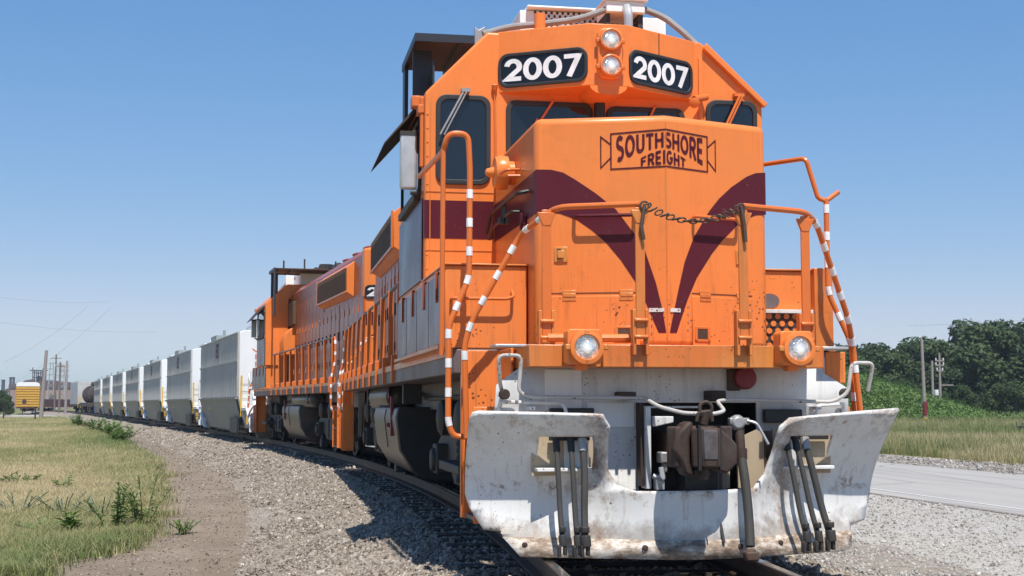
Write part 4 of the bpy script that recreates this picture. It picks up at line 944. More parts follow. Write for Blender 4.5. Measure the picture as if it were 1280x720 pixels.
def place_on_track(o, s0, d):
    """local y=0 at path distance s0, local y=d at s0+d"""
    a, b = at(s0+1.3), at(s0+d-1.3); v = Vector((b[0]-a[0], b[1]-a[1])).normalized()
    o.rotation_euler = (0, 0, math.atan2(-v.x, v.y)); o.location = (a[0]-v.x*1.3, a[1]-v.y*1.3, 0)
for i in range(7):
    o = HP if i == 0 else copy_tree(HP)
    place_on_track(o, H0+PITCH*i, 12.3); thing(o, hop_lab[i], 'hopper car', 'grey hopper cars behind the locomotives')

# ------------------------------------------------------------------ cars at the tail of the train, autorack, flat car
def tank_car(name, mat, lab, s0, L, rr, cat='tank car', hump=True):
    R = empty(name)
    b = part('barrel', MB().lathe((0,.6,1.15+rr),(0,1,0),[(-.1,.05),(0,rr*.6),(.3,rr*.92),(.8,rr),(L-2.0,rr),(L-1.5,rr*.92),(L-1.2,rr*.6),(L-1.1,.05)],26), mat, R)
    part('barrel_ring', (lambda m: [m.lathe((0,1.6+k*1.6,1.15+rr),(0,1,0),[(0,rr+.02),(.0,rr+.05),(.12,rr+.05),(.12,rr+.02)],26) for k in range(int((L-3)/1.6)+1)] and m)(MB()), 'rust_dark', b)
    if hump: part('hatch_dome', MB().cyl((0,L*.5,1.1+2*rr),(0,L*.5,1.6+2*rr),.4).box(-.5,.5,L*.5-1.2,L*.5+1.2,1.25+2*rr,1.3+2*rr), mat, b)
    part('underframe', MB().box(-1.35,1.35,0,L,.95,1.15).box(-1.4,-1.3,.2,L-.2,.8,1.3), 'rust_dark', R)
    part('end_railing', MB().box(-1.3,-1.25,.1,.15,1.1,2.0).box(1.25,1.3,.1,.15,1.1,2.0).box(-1.3,1.3,.1,.14,1.95,2.0), 'rust_dark', R)
    truck_simple(R, 1.4); truck_simple(R, L-1.4)
    place_on_track(R, s0, L); thing(R, lab, cat); return R
M['car_brown'] = plain('rusty_brown_car_paint', (.15,.072,.055), .7)
M['car_black'] = plain('dusty_black_car_paint', (.06,.066,.064), .6)
_s = H0+PITCH*7+.2
tank_car('tank_car', 'car_brown', 'rusty brown round-topped car coupled behind the farthest grey hopper', _s, 13.5, 1.12)
tank_car('tank_car', 'car_black', 'dark grey-green tank car between the brown car and the white box car', _s+15.5, 13.5, 1.15)
R = empty('box_car')
part('body', MB().box(-1.5,1.5,0,15,1.1,4.1), 'hop_side', R, bevel=.04); part('roof', MB().box(-1.4,1.4,.1,14.9,4.1,4.2), 'galv', R)
part('underframe', MB().box(-1.3,1.3,0,15,.9,1.1), 'dark_steel', R); part('end_ladder', MB().box(-1.45,-1.4,-.06,-.01,.6,2.2).box(-1.1,-1.05,-.06,-.01,.6,2.2), 'yellow', R)
truck_simple(R, 1.5); truck_simple(R, 13.5); place_on_track(R, _s+31.5, 15)
thing(R, 'pale box car at the tail of the train beyond the brown tank car', 'box car')

TH = math.radians(10.2); CX, CY = cam.location.x, cam.location.y
def FW(lat, D): return CX + lat*math.cos(TH) + D*math.sin(TH), CY - lat*math.sin(TH) + D*math.cos(TH)
M['rack_yellow'] = plain('autorack_yellow', (.60,.33,.045), .6)
M['rack_line'] = plain('autorack_shadow_gap', (.07,.045,.03), .8)
R = empty('autorack_car')
ak = part('rack_body', MB().box(-1.85,1.85,0,26,.95,4.35), 'rack_yellow', R, bevel=.03)
for k in range(8): part('door_panel', MB().box(-1.83,1.83,-.10,-.02,1.05+.41*k,1.05+.41*k+.32), 'rack_yellow', ak, bevel=.01)
for k in range(8): part('panel_gap', MB().box(-1.84,1.84,-.02,-.001,1.37+.41*k,1.46+.41*k), 'rack_line', ak)
part('rack_roof', MB().prism([(-1.85,4.35),(1.85,4.35),(1.75,4.85),(1.3,5.05),(-1.3,5.05),(-1.75,4.85)],1,-.04,26), 'white_clean', R)
part('brake_wheel', MB().lathe((-.5,-.14,1.9),(0,-1,0),[(0,.35),(.05,.35),(.05,.2)],14), 'rack_line', ak)
part('end_sill', MB().box(-1.7,1.7,-.5,0,.75,.95), 'rust_dark', R); part('coupler', MB().box(-.15,.15,-.9,-.5,.6,.85), 'rust_dark', R)
truck_simple(R, 1.6); truck_simple(R, 24)
x, y = FW(-79.3, 226); R.location = (x, y, -.35); R.rotation_euler = (0,0,math.radians(8.4))
thing(R, 'yellow enclosed autorack car with white roof seen end-on across the field', 'railcar')
R = empty('flat_car')
part('deck', MB().box(-1.5,1.5,0,24,.9,1.25), 'rust_dark', R)
for k in range(12): part('side_stake', MB().box(-1.55,-1.45,.5+2*k,.75+2*k,1.0,2.3), 'rust_dark', R)
part('side_board', MB().box(-1.44,-1.38,.2,23.8,1.2,2.35), 'car_brown', R)
truck_simple(R, 2); truck_simple(R, 22)
x, y = FW(-83.6, 246); R.location = (x, y, -.35); R.rotation_euler = (0,0,math.radians(-11.5))
thing(R, 'dark low flat-sided gondola car between the yellow autorack and the train', 'railcar')
R = empty('switch_stand'); x, y = FW(-51.5, 200); R.location = (x, y, -.5)
part('base', MB().box(-.9,.9,-.3,.3,0,.25), 'dark_steel', R); part('lamp_box', MB().box(-.35,.5,-.3,.3,.25,.95), 'white_clean', R, bevel=.05)
thing(R, 'small white box on the ground before the dark gondola car', 'switch box')

# ------------------------------------------------------------------ steel works on the horizon
M['works'] = plain('steelworks_brown', (.12,.085,.08), .9); M['works_dark'] = plain('steelworks_dark_frame', (.085,.08,.085), .9)
M['works_tan'] = plain('steelworks_tan_wall', (.33,.22,.17), .9)
def wk(name, lat, D, mbs, lab, cat, rz=0):
    R = empty(name, (*FW(lat, D), -.6), rz)
    for nm, mb, mat in mbs: part(nm, mb, mat, R)
    thing(R, lab, cat); return R
fr = MB()
for x in (-4.5,-1.5,1.5,4.5):
    for y in (-4.5, 4.5): fr.box(x*.62-.2,x*.62+.2,y*.6-.2,y*.6+.2,0,18.5)
for z in (4,7,10,12.5,15,17.3): fr.box(-3.0,3.0,-2.9,2.9,z,z+.3)
for k in range(5): fr.tube([(-2.8,-2.7,4+k*2.9),(2.8,-2.7,6.9+k*2.9)],.14,4).tube([(2.8,-2.7,4+k*2.9),(-2.8,-2.7,6.9+k*2.9)],.14,4)
fc = MB().lathe((0,0,0),(0,0,1),[(0,2.4),(6,2.4),(8.5,2.0),(12,1.3),(14,1.6),(16,.9)],14)
wk('blast_furnace', -240, 700, [('frame', fr, 'works_dark'), ('furnace', fc, 'works'), ('top_deck', MB().box(-4.4,3.6,-3,3,18.5,18.9).box(-3.2,-2.8,-2,-1.4,18.9,20.2).box(1.8,2.4,-2,-1.4,18.9,20), 'works_dark')], 'dark lattice blast furnace tower behind the yellow autorack', 'blast furnace')
cv = MB().prism([(-15,6.2),(-3,11.5),(.5,11.9),(.5,14.2),(-3.5,13.6),(-15,8.2)],1,-1.3,1.3).prism([(-4,11.4),(.3,12.0),(.3,14.3),(-4,13.6)],1,-1.6,1.6)
wk('conveyor', -241.5, 696, [('gallery', cv, 'works'), ('leg', MB().box(-11,-10.7,-.6,.6,0,8), 'works_dark'), ('leg', MB().box(-5.5,-5.2,-.6,.6,0,10.5), 'works_dark')], 'sloping brown conveyor gallery climbing to the furnace tower', 'conveyor')
for lt, h, r in ((-257.5,13.5,1.0),(-253.8,14.8,.7),(-252.3,14.8,.7)):
    wk('chimney', lt, 698, [('stack', MB().cyl((0,0,0),(0,0,h),r,r*.85,12), 'works_dark'), ('stack_collar', MB().cyl((0,0,h),(0,0,h+.5),r*1.05,n=12), 'works_dark')],
       {13.5:'thick dark chimney at the far left of the steel works'}.get(h, 'thinner dark chimney in a close pair at the steel works' if lt < -253 else 'right-hand thin chimney of the close pair at the steel works'), 'chimney')
wk('stove', -262, 698, [('shell', MB().lathe((0,0,0),(0,0,1),[(0,2.2),(9,2.2),(11.5,1.4),(12.3,.3)],14), 'works'), ('stove_pipe', MB().cyl((1.4,0,9),(2.2,0,14.5),.25), 'works_dark')], 'round domed stove at the left edge of the steel works', 'stove')
wk('mill_building', -212, 620, [('wall', MB().box(-13,22,0,20,0,9), 'works_tan'), ('roof', MB().prism([(-13.5,9),(22.5,9),(22.5,10.5),(4,12.5),(-13.5,10.5)],1,-.5,20.5), 'works'),
   ('window', MB().box(-9,-6,-.1,0,4,6), 'works_dark'), ('window', MB().box(-3,0,-.1,0,4,6), 'works_dark'), ('window', MB().box(4,7,-.1,0,4,6), 'works_dark')], 'long tan mill building behind the utility poles', 'mill building')
def lattice(lat, D, h, lab):
    m = MB(); w = 1.3
    for sx in (-1,1):
        for sy in (-1,1): m.cyl((sx*w,sy*w,0),(sx*.4,sy*.4,h),.09,n=4)
    for k in range(9):
        z0, z1 = h*k/9, h*(k+1)/9; a, b = w+(.4-w)*k/9, w+(.4-w)*(k+1)/9
        m.cyl((-a,-a,z0),(b,-b,z1),.06,n=4).cyl((a,-a,z0),(-b,-b,z1),.06,n=4)
    arm = MB()
    for z in (.72,.84,.95): arm.box(-2.2,2.2,-.1,.1,h*z,h*z+.25)
    wk('pylon', lat, D, [('mast', m, 'galv'), ('cross_arm', arm, 'galv')], lab, 'pylon')
lattice(-147, 440, 15.2, 'grey lattice pylon just right of the thick near wooden pole'); lattice(-148.5, 455, 14.5, 'second grey lattice pylon, behind the first')
lattice(-140.2, 430, 14.4, 'grey lattice pylon between the middle wooden poles')

# ------------------------------------------------------------------ utility poles and wires
M['pole'] = plain('weathered_wood_pole', (.17,.135,.11), .85); M['pole_grey'] = plain('grey_wood_pole', (.30,.26,.24), .85)
M['wire'] = plain('dark_wire', (.10,.11,.13), .6); M['ceramic'] = plain('pale_insulator', (.75,.76,.77), .4)
def pole(lat, D, h, r, lab, mat='pole', lean=0.0, arms=(), gz=-.55, extras=None):
    R = empty('utility_pole', (*FW(lat, D), gz), -TH); 
    part('shaft', MB().cyl((0,0,-.3),(lean,0,h),r,r*.7,10), mat, R)
    for z, w in arms:
        a = part('cross_arm', MB().box(lean*z/h-w,lean*z/h+w,-.10,.0,z,z+.12), mat, R)
        for q in (-.85, .85): part('insulator', MB().cyl((lean*z/h+q*w,-.05,z+.12),(lean*z/h+q*w,-.05,z+.32),.06,n=8), 'ceramic', a)
    if extras: extras(R)
    thing(R, lab, 'utility pole'); return R
pole(-49.8, 146, 7.35, .23, 'thick leaning wooden pole nearest the field edge', 'pole_grey', .42)
pole(-75.9, 229, 9.9, .17, 'thin wooden pole right of the thick leaning pole', 'pole', .1, ((9.2,.9),))
pole(-70.5, 215, 8.2, .19, 'dark wooden pole in the middle of the distant row', 'pole', 0, ((7.5,.8),))
pole(-65.3, 202, 8.0, .21, 'pale grey pole nearest the white box car', 'pole_grey', .05)
pole(-78, 330, 11.5, .22, 'distant wooden pole rising over the brown tank car', 'pole', 0, ((10.6,1.1),))
for x_, D_ in ((-48,135),(-45.2,131)):
    R = empty('fence_post', (*FW(x_*1.035 if x_ < -46 else x_, D_), -.52)); part('post', MB().cyl((0,0,-.2),(0,0,1.35),.07,n=8), 'rust', R); part('post_cap', MB().cyl((0,0,1.35),(0,0,1.40),.09,n=8), 'rust_dark', R)
    thing(R, 'rusty thin post at the field edge left of the yellow autorack' if x_ < -46 else 'rusty thin post at the field edge below the yellow autorack', 'post')
def wire(lat0, D0, z0, lat1, D1, z1, sag, r, lab):
    a = Vector((*FW(lat0, D0), z0)); b = Vector((*FW(lat1, D1), z1)); pts = [a.lerp(b, i/16) - Vector((0,0,sag*(1-(2*i/16-1)**2))) for i in range(17)]
    o = part('power_line', MB().tube(pts, r, 5), 'wire'); thing(o, lab, 'power line'); return o
wire(-90, 220, 19.5, -68, 230, 18.2, .8, .014, 'upper near-level power line in the left sky')
wire(-90, 240, 15.4, -64, 250, 14.2, .6, .014, 'lower near-level power line in the left sky')
wire(-52, 150, 13.0, -36, 110, 15.5, .2, .016, 'steep power line above the yellow autorack') if False else None
wire(-84, 230, 4.0, -67, 230, 17.5, 1.0, .013, 'slanting power line climbing over the yellow autorack')
wire(-85, 230, 8.0, -71, 230, 17.5, .8, .013, 'slanting power line at the left edge of the sky')
wire(46, 160, 10.2, 90, 160, 13.6, .5, .012, 'thin power line above the trees at the right')
def marker(R): part('base_marker', MB().cyl((0,0,.15),(0,0,.75),.175,n=10), 'yellow', R); part('base_marker', MB().cyl((0,0,.9),(0,0,1.9),.17,n=10), 'red', R, label='dull red band above the yellow marker')
pole(29.9, 100, 6.4, .15, 'tall bare wooden pole with yellow and red base markers beside the green bank', 'pole_grey', -.12, gz=-.6, extras=marker)
pole(37.2, 122, 4.6, .14, 'short bare grey pole between the two taller poles by the trees', 'pole_grey', 0, gz=.35)
def xf(R):
    part('transformer', MB().cyl((-.35,0,1.3),(-.35,0,1.8),.2,n=12), 'white_clean', R, bevel=.03)
    part('side_arm', MB().box(0,1.2,-.05,.05,2.2,2.3), 'pole_grey', R)
pole(39.1, 126, 5.2, .13, 'grey pole with small cross arms and white transformer before the trees', 'pole_grey', 0, ((4.4,.4),(4.0,.4),(3.5,.3)), gz=.6, extras=xf)

# ------------------------------------------------------------------ railway track
TR = empty('railway_track')
prof = [(-.07,-.175),(.07,-.175),(.07,-.155),(.012,-.13),(.012,-.045),(.036,-.03),(.036,-.004),(.028,0),(-.028,0),(-.036,-.004),(-.036,-.03),(-.012,-.045),(-.012,-.13),(-.07,-.155)]
M['rail_steel'] = (lambda n: n.fin(n.ramp(n.noise(n.coord(1), 6, 5), (.3,(.05,.035,.028)), (.7,(.11,.07,.05))), .55, .3))(NT('rusty_rail_steel'))
M['rail_top'] = plain('polished_rail_head', (.55,.54,.52), .22, .95)
M['tie'] = plain('dark_tie_wood', (.055,.042,.034), .9)
for s in (-1, 1):
    vs = []; ss = [-14+1.0*i for i in range(300)]
    for q in ss:
        for px, pz in prof: x, y, _ = at(q, s*.7535+px); vs.append((x, y, pz))
    k = len(prof); fs = [(i*k+j, i*k+(j+1)%k, (i+1)*k+(j+1)%k, (i+1)*k+j) for i in range(len(ss)-1) for j in range(k)]
    rl = part('rail', MB().add(vs, fs), 'rail_steel', TR)
    vs = []
    for q in ss:
        for px in (-.027,.027): x, y, _ = at(q, s*.7535+px); vs.append((x, y, .0015))
    part('rail_head', MB().add(vs, [(2*i,2*i+1,2*i+3,2*i+2) for i in range(len(ss)-1)]), 'rail_top', rl)
tie_me = mesh_of('tie', *(lambda m:(m.v,m.f))(MB().box(-1.3,1.3,-.115,.115,-.36,-.178)), M['tie'])
for i in range(150):
    q = -6 + .55*i; x, y, p = at(q); o = link('tie', tie_me, TR, (x, y, rnd.uniform(-.006,.004))); o.rotation_euler = (0,0,p+rnd.uniform(-.012,.012))
thing(TR, 'curved railway track with dark ties under the train', 'railway track')
M['rail_steel']

# ------------------------------------------------------------------ ground
def gravelmat(name, cols, sc, dirt, bump=.6):
    n = NT(name); v = n.coord(1, 'Object'); d = n.vor(v, sc, 'Color'); 
    sep = n.new('SeparateColor'); n.put(sep.inputs[0], d)
    c = n.ramp(sep.outputs[0], (0.0, cols[0]), (.5, cols[1]), (1.0, cols[2]))
    edge = n.vor(v, sc, 'Distance')
    c = n.mix(n.ramp(n.noise(v, .55, 6, .7), (.42, 0.0), (.68, .8)), c, dirt)
    n.bump(n.math('SUBTRACT', 1.0, edge), bump, .03)
    return n.fin(c, .95, spec=.2)
M['ballast'] = gravelmat('ballast_gravel', ((.15,.125,.10),(.27,.235,.20),(.40,.36,.31)), 26, (.23,.19,.15))
M['gravel_lot'] = gravelmat('pale_crushed_gravel', ((.24,.225,.20),(.37,.35,.315),(.48,.455,.415)), 28, (.36,.345,.325), .4)
def soilmat():
    n = NT('bare_soil'); v = n.coord(1); f = n.noise(v, .8, 8, .7); g = n.noise(v, 14, 6, .7)
    c = n.mix(n.ramp(f, (.3,0.0),(.7,1.0)), (.175,.135,.10), (.275,.225,.175)); c = n.mix(n.ramp(g,(.45,0.0),(.75,.5)), c, (.10,.075,.055))
    n.bump(n.math('ADD', g, f), .5, .03); return n.fin(c, .95, spec=.2)
M['soil'] = soilmat()
def turfmat(name, a, b, c_):
    n = NT(name); v = n.coord(1); f = n.noise(v, .12, 8, .7); g = n.noise(v, 2.5, 6, .75)
    c = n.mix(n.ramp(f, (.38,0.0),(.62,1.0)), a, b); c = n.mix(n.ramp(g,(.42,0.0),(.72,.8)), c, c_)
    n.bump(g, .6, .08); return n.fin(c, .95, spec=.1)
M['turf'] = turfmat('dry_grass_ground', (.30,.28,.135), (.40,.335,.20), (.32,.26,.16))
M['turf_far'] = turfmat('far_ground_grass', (.15,.17,.07), (.20,.19,.09), (.12,.12,.06))
def roadmat():
    n = NT('pale_worn_asphalt'); v = n.coord(1); f = n.noise(n.coord((.9,.06,1)), 1.2, 6, .6); g = n.noise(v, 60, 3)
    c = n.mix(f, (.30,.287,.265), (.41,.395,.37))
    ck = n.new('TexVoronoi', feature='DISTANCE_TO_EDGE'); n.put(ck.inputs['Vector'], n.coord((.35,.10,1))); ck.inputs['Scale'].default_value = 1.0
    c = n.mix(n.ramp(ck.outputs['Distance'], (0.0, .75), (.012, 0.0)), c, (.16,.15,.14))
    c = n.mix(n.ramp(n.noise(n.coord((.5,.04,1)), 3.0, 5, .6), (.50, 0.0), (.66, .5)), c, (.24,.23,.215)); c = n.mix(n.ramp(g,(.4,0.0),(.7,.35)), c, (.27,.26,.25)); n.bump(g,.3,.01); return n.fin(c,.9,spec=.2)
M['road'] = roadmat()
def flat_sheet(name, poly, z, mat, kind='structure'):
    o = link(name, mesh_of(name, [(x,y,z) for x,y in poly], [tuple(range(len(poly)))], M[mat], 0)); o['kind'] = kind; return o
flat_sheet('ground', [(-900,-200),(900,-200),(900,1500),(-900,1500)], -.62, 'turf_far')
# ballast bed with rough shoulders
vs = []; nq = 400; offs = [-4.0,-3.4,-2.9,-2.4,-2.0,-1.7,-1.3,-.95,-.55,0,.55,.95,1.3,1.7,2.1,2.7,3.4,4.4]
zz   = [-.66,-.56,-.47,-.38,-.31,-.25,-.21,-.20,-.215,-.215,-.215,-.20,-.21,-.26,-.34,-.42,-.49,-.58]
for i in range(nq):
    q = -14 + .5*i if i < 200 else 86 + 1.0*(i-200)
    for o_, z_ in zip(offs, zz):
        x, y, _ = at(q, o_); vs.append((x, y, z_ + NR.uniform(-.018,.018) - (.01 if abs(o_) < 1.3 else 0)))
k = len(offs); fs = [(i*k+j, i*k+j+1, (i+1)*k+j+1, (i+1)*k+j) for i in range(nq-1) for j in range(k-1)]
bed = part('ballast_bed', MB().add(vs, fs), 'ballast', None, smooth=180); bed['kind'] = 'structure'
# left: soil strip then grass field (irregular edge)
edge = [(-5.2,-12),(-5.3,0),(-5.4,5.2),(-4.85,6.4),(-4.6,8.8),(-4.7,12),(-5.3,21),(-6.3,32),(-7.9,43),(-10.8,63),(-14.0,85),(-17.8,107),(-22.0,130),(-25.5,150)]
soil_in = [at(q, -2.9)[:2] for q in range(-13, 165, 4)]
soil_poly = soil_in + [(x-.9, y) for x, y in edge[::-1]]
flat_sheet('soil_strip', soil_poly, -.535, 'soil')
field = edge + [(-70,162),(-160,162),(-160,-12)]
flat_sheet('grass_field', field, -.515, 'turf')
flat_sheet('access_road', [FW(-140,158),FW(-30,158),FW(-34,190),FW(-60,215),FW(-160,215)], -.555, 'gravel_lot')
# right: gravel lot, road, shoulder, verge
flat_sheet('gravel_lot', [(1.6,-14),(8.6,-14),(8.6,140),(-12,140),(1.0,40),(1.6,20)], -.50-.05, 'gravel_lot')
flat_sheet('road', [(8.2,-14),(14.75,-14),(14.6,20),(14.3,30),(14.3,150),(8.2,150)], -.535, 'road')
flat_sheet('road_edge_line', [(8.5,-14),(8.6,-14),(8.6,150),(8.5,150)], -.531, 'road_line') if False else None
M['line_paint'] = paint('worn_white_line', (.55,.55,.53), dirt=(.4,.39,.38), dirt_amt=.9, chips=0, rough=.9, streak=0)
flat_sheet('road_marking', [(8.72,-14),(8.80,-14),(8.80,150),(8.72,150)], -.530, 'line_paint')
kb = part('road_edge', MB().box(8.12,8.2,-14,150,-.62,-.538), 'ballast'); kb['kind'] = 'structure'
flat_sheet('road_shoulder', [(14.7,-14),(18.2,-14),(17.6,20),(17.4,40),(17.4,150),(14.25,150),(14.25,30),(14.55,20)], -.545, 'ballast')
flat_sheet('grass_verge', [(17.6,-14),(90,-14),(120,220),(14.5,220),(17.0,40)], -.56, 'turf')
# embankment covered in green creeper
M['creeper_ground'] = turfmat('creeper_ground', (.10,.16,.055), (.13,.19,.07), (.10,.13,.055))
def bank_h(x, y):
    """embankment running away beside the road, ending in a slope towards the right"""
    dx, dy = x-CX, y-CY; lat = dx*math.cos(TH)-dy*math.sin(TH); D = dx*math.sin(TH)+dy*math.cos(TH)
    e = 26.0*D/75
    f = max(0, min(1, (D-101)/14))*max(0, min(1, (160-D)/14)); t = max(0, e-lat)
    h = .31*t*t/(t+1.0) if t > 0 else 0
    return min(h, 5.5+.1*math.sin(lat))*f*f*(3-2*f)
vs = []; n1, n2 = 46, 50
for i in range(n1):
    for j in range(n2):
        lat = 2 + 60*i/(n1-1); D = 97 + 66*j/(n2-1); x, y = FW(lat, D); h = bank_h(x, y); vs.append((x, y, -.68 + h + (NR.uniform(-.06,.1) if h > .1 else 0)))
fs = [(i*n2+j, (i+1)*n2+j, (i+1)*n2+j+1, i*n2+j+1) for i in range(n1-1) for j in range(n2-1)]
bk = part('embankment', MB().add(vs, fs), 'creeper_ground', None, smooth=180); bk['kind'] = 'structure'

# ------------------------------------------------------------------ scatter (points carry size, turn, kind and tint)
SRC = bpy.data.collections.new('scatter_sources')
def src_collection(name, meshes):
    c = bpy.data.collections.new(name)
    for i, me in enumerate(meshes): c.objects.link(bpy.data.objects.new('%s_%02d' % (name, i), me))
    return c
def scatter(name, pts, scl, rot, var, tint, coll, label=None, kind='stuff'):
    me = bpy.data.meshes.new(name); me.from_pydata([tuple(p) for p in pts], [], [])
    for nm, typ, arr in (('scl','FLOAT',scl),('var','INT',var),('tint','FLOAT',tint)):
        at_ = me.attributes.new(nm, typ, 'POINT'); at_.data.foreach_set('value', np.asarray(arr, dtype=np.int32 if typ == 'INT' else np.float32))
    ar = me.attributes.new('rot', 'FLOAT_VECTOR', 'POINT'); ar.data.foreach_set('vector', np.asarray(rot, dtype=np.float32).ravel())
    o = bpy.data.objects.new(name, me); COL.objects.link(o); o['kind'] = kind
    g = bpy.data.node_groups.new(name, 'GeometryNodeTree'); g.interface.new_socket('Geometry', in_out='INPUT', socket_type='NodeSocketGeometry'); g.interface.new_socket('Geometry', in_out='OUTPUT', socket_type='NodeSocketGeometry')
    N = g.nodes; L = g.links; gi = N.new('NodeGroupInput'); go = N.new('NodeGroupOutput'); ip = N.new('GeometryNodeInstanceOnPoints'); ci = N.new('GeometryNodeCollectionInfo')
    ci.inputs['Collection'].default_value = coll; ci.inputs['Separate Children'].default_value = True; ci.inputs['Reset Children'].default_value = True
    def attr(nm, dt):
        a = N.new('GeometryNodeInputNamedAttribute'); a.data_type = dt; a.inputs['Name'].default_value = nm; return a.outputs[0]
    L.new(gi.outputs[0], ip.inputs['Points']); L.new(ci.outputs[0], ip.inputs['Instance']); ip.inputs['Pick Instance'].default_value = True
    L.new(attr('var','INT'), ip.inputs['Instance Index']); L.new(attr('scl','FLOAT'), ip.inputs['Scale'])
    er = N.new('FunctionNodeEulerToRotation'); L.new(attr('rot','FLOAT_VECTOR'), er.inputs[0]); L.new(er.outputs[0], ip.inputs['Rotation'])
    L.new(ip.outputs[0], go.inputs[0])
    m = o.modifiers.new('scatter', 'NODES'); m.node_group = g
    return o
def tintmat(name, stops, rough=.9, trans=0.0, spec=.2):
    n = NT(name); a = n.new('Attribute', attribute_type='INSTANCER', attribute_name='tint')
    c = n.ramp(a.outputs['Fac'], *stops)
    if trans:
        n.fin(c, rough, spec=spec); tb = n.new('BsdfTranslucent'); n.put(tb.inputs[0], c); mx = n.new('MixShader'); mx.inputs[0].default_value = trans
        n.t.links.new(n.b.outputs[0], mx.inputs[1]); n.t.links.new(tb.outputs[0], mx.inputs[2]); n.t.links.new(mx.outputs[0], n.n['Material Output'].inputs[0]); return n.m
    return n.fin(c, rough, spec=spec)
# stones
M['stone'] = tintmat('crushed_stone', ((0,(.085,.069,.055)),(.35,(.21,.176,.143)),(.7,(.335,.29,.243)),(1,(.50,.455,.40))))
M['stone_pale'] = tintmat('pale_crushed_stone', ((0,(.15,.14,.125)),(.4,(.31,.295,.27)),(1,(.54,.52,.49))))
def stone_mesh(seed, mat):
    r = random.Random(seed); bm = bmesh.new(); bmesh.ops.create_icosphere(bm, subdivisions=1, radius=1)
    s = (r.uniform(.75,1.2), r.uniform(.6,1.0), r.uniform(.5,.8))
    pl = [Vector((r.gauss(0,1), r.gauss(0,1), r.gauss(0,1))).normalized() for _ in range(5)]
    for v in bm.verts:
        for p in pl:
            d = v.co.dot(p)
            if d > .62: v.co -= p*(d-.62)
        v.co = Vector((v.co.x*s[0], v.co.y*s[1], v.co.z*s[2])) * r.uniform(.9,1.12)
    me = bpy.data.meshes.new('stone'); bm.to_mesh(me); bm.free(); me.materials.append(mat); return me
ST = src_collection('stone', [stone_mesh(i, M['stone']) for i in range(7)])
STP = src_collection('pale_stone', [stone_mesh(30+i, M['stone_pale']) for i in range(7)])
def bed_z(off): return np.interp(off, offs, zz)
def depth(x, y): return (x-CX)*math.sin(TH) + (y-CY)*math.cos(TH)
def gen_stones(n, s0, s1, o0, o1, size, coll, name, zfun, seed, keep=None, tmean=.5):
    R_ = np.random.RandomState(seed); P = []; sc = []; 
    while len(P) < n:
        q = s0 + (s1-s0)*R_.rand()**1.9; of = R_.uniform(o0, o1); x, y, _ = at(q, of); D = depth(x, y)
        if D < 8 or (keep and not keep(x, y, of, R_)): continue
        k = size*(R_.lognormal(0,.38))*max(1, (D/18)**.45); P.append((x, y, zfun(of) + k*.25)); sc.append(k)
    n = len(P); return scatter(name, P, sc, R_.uniform(-3.1,3.1,(n,3)), R_.randint(0,7,n), np.clip(R_.normal(tmean,.22,n),0,1), coll)
def left_keep(x, y, of, R_): return True if of > -2.6 else R_.rand() < max(0.03, 1-(-2.6-of+.25*math.sin(y*.7))/.7)
gen_stones(140000, .5, 75, -4.3, .4, .0155, ST, 'ballast_gravel', bed_z, 3, left_keep)
gen_stones(20000, -2, 20, .4, 2.0, .017, ST, 'ballast_gravel', bed_z, 9)
gen_stones(60000, -1, 60, 1.7, 8.1, .0145, STP, 'lot_gravel', lambda of: max(bed_z(of), -.552) if of < 4.4 else -.552, 5)
gen_stones(9000, 5, 90, 14.5, 18.2, .022, STP, 'shoulder_gravel', lambda of: -.545, 6, lambda x,y,of,R_: 14.4 < x < 18, .35)

gen_stones(9000, 2, 60, -5.6, -2.9, .011, ST, 'soil_gravel', lambda of: -.535, 8, lambda x, y, of, R_: x > np.interp(y, [p[1] for p in edge], [p[0] for p in edge])-.3, .42)
# grass
M['grass'] = tintmat('grass_blade', ((0,(.12,.185,.06)),(.35,(.27,.285,.12)),(.6,(.45,.395,.22)),(1,(.60,.50,.32))), .7, .35)
M['weed'] = tintmat('weed_leaf', ((0,(.035,.075,.016)),(.5,(.07,.13,.03)),(1,(.13,.19,.06))), .6, .3)
M['sage'] = tintmat('sage_leaf', ((0,(.10,.14,.09)),(1,(.20,.25,.18))), .7, .3)
M['creeper'] = tintmat('creeper_leaf', ((0,(.08,.14,.035)),(.5,(.125,.20,.055)),(1,(.17,.24,.08))), .55, .3)
def tuft(seed, nb, h, spread, w, mat, droop=.5):
    r = random.Random(seed); vs = []; fs = []
    for _ in range(nb):
        a = r.uniform(0, 6.28); bx, by = r.gauss(0, spread), r.gauss(0, spread); hh = h*r.uniform(.45,1.1); lean = r.uniform(.05, droop)*hh; ww = w*r.uniform(.6,1.3)
        dx, dy = math.cos(a), math.sin(a); px, py = -dy*ww, dx*ww; o = len(vs)
        for t in (0, .5):
            k = lean*t*t; vs += [(bx+dx*k-px*(1-t*.4), by+dy*k-py*(1-t*.4), hh*t), (bx+dx*k+px*(1-t*.4), by+dy*k+py*(1-t*.4), hh*t)]
        vs.append((bx+dx*lean, by+dy*lean, hh*(1-.15*lean/hh))); fs += [(o,o+1,o+3,o+2),(o+2,o+3,o+4)]
    me = bpy.data.meshes.new('tuft'); me.from_pydata(vs, [], fs); me.materials.append(mat); return me
GR = src_collection('grass_tuft', [tuft(i, 34, [.085,.10,.12,.09,.16][i], .11, .0038, M['grass'], 1.25) for i in range(5)])
GRT = src_collection('tall_grass_tuft', [tuft(20+i, 26, .55, .12, .010, M['grass'], .5) for i in range(4)])
from mathutils import noise as mnoise
def inside(x, y, poly):
    c = False; j = len(poly)-1
    for i in range(len(poly)):
        xi, yi = poly[i]; xj, yj = poly[j]
        if (yi > y) != (yj > y) and x < (xj-xi)*(y-yi)/(yj-yi)+xi: c = not c
        j = i
    return c
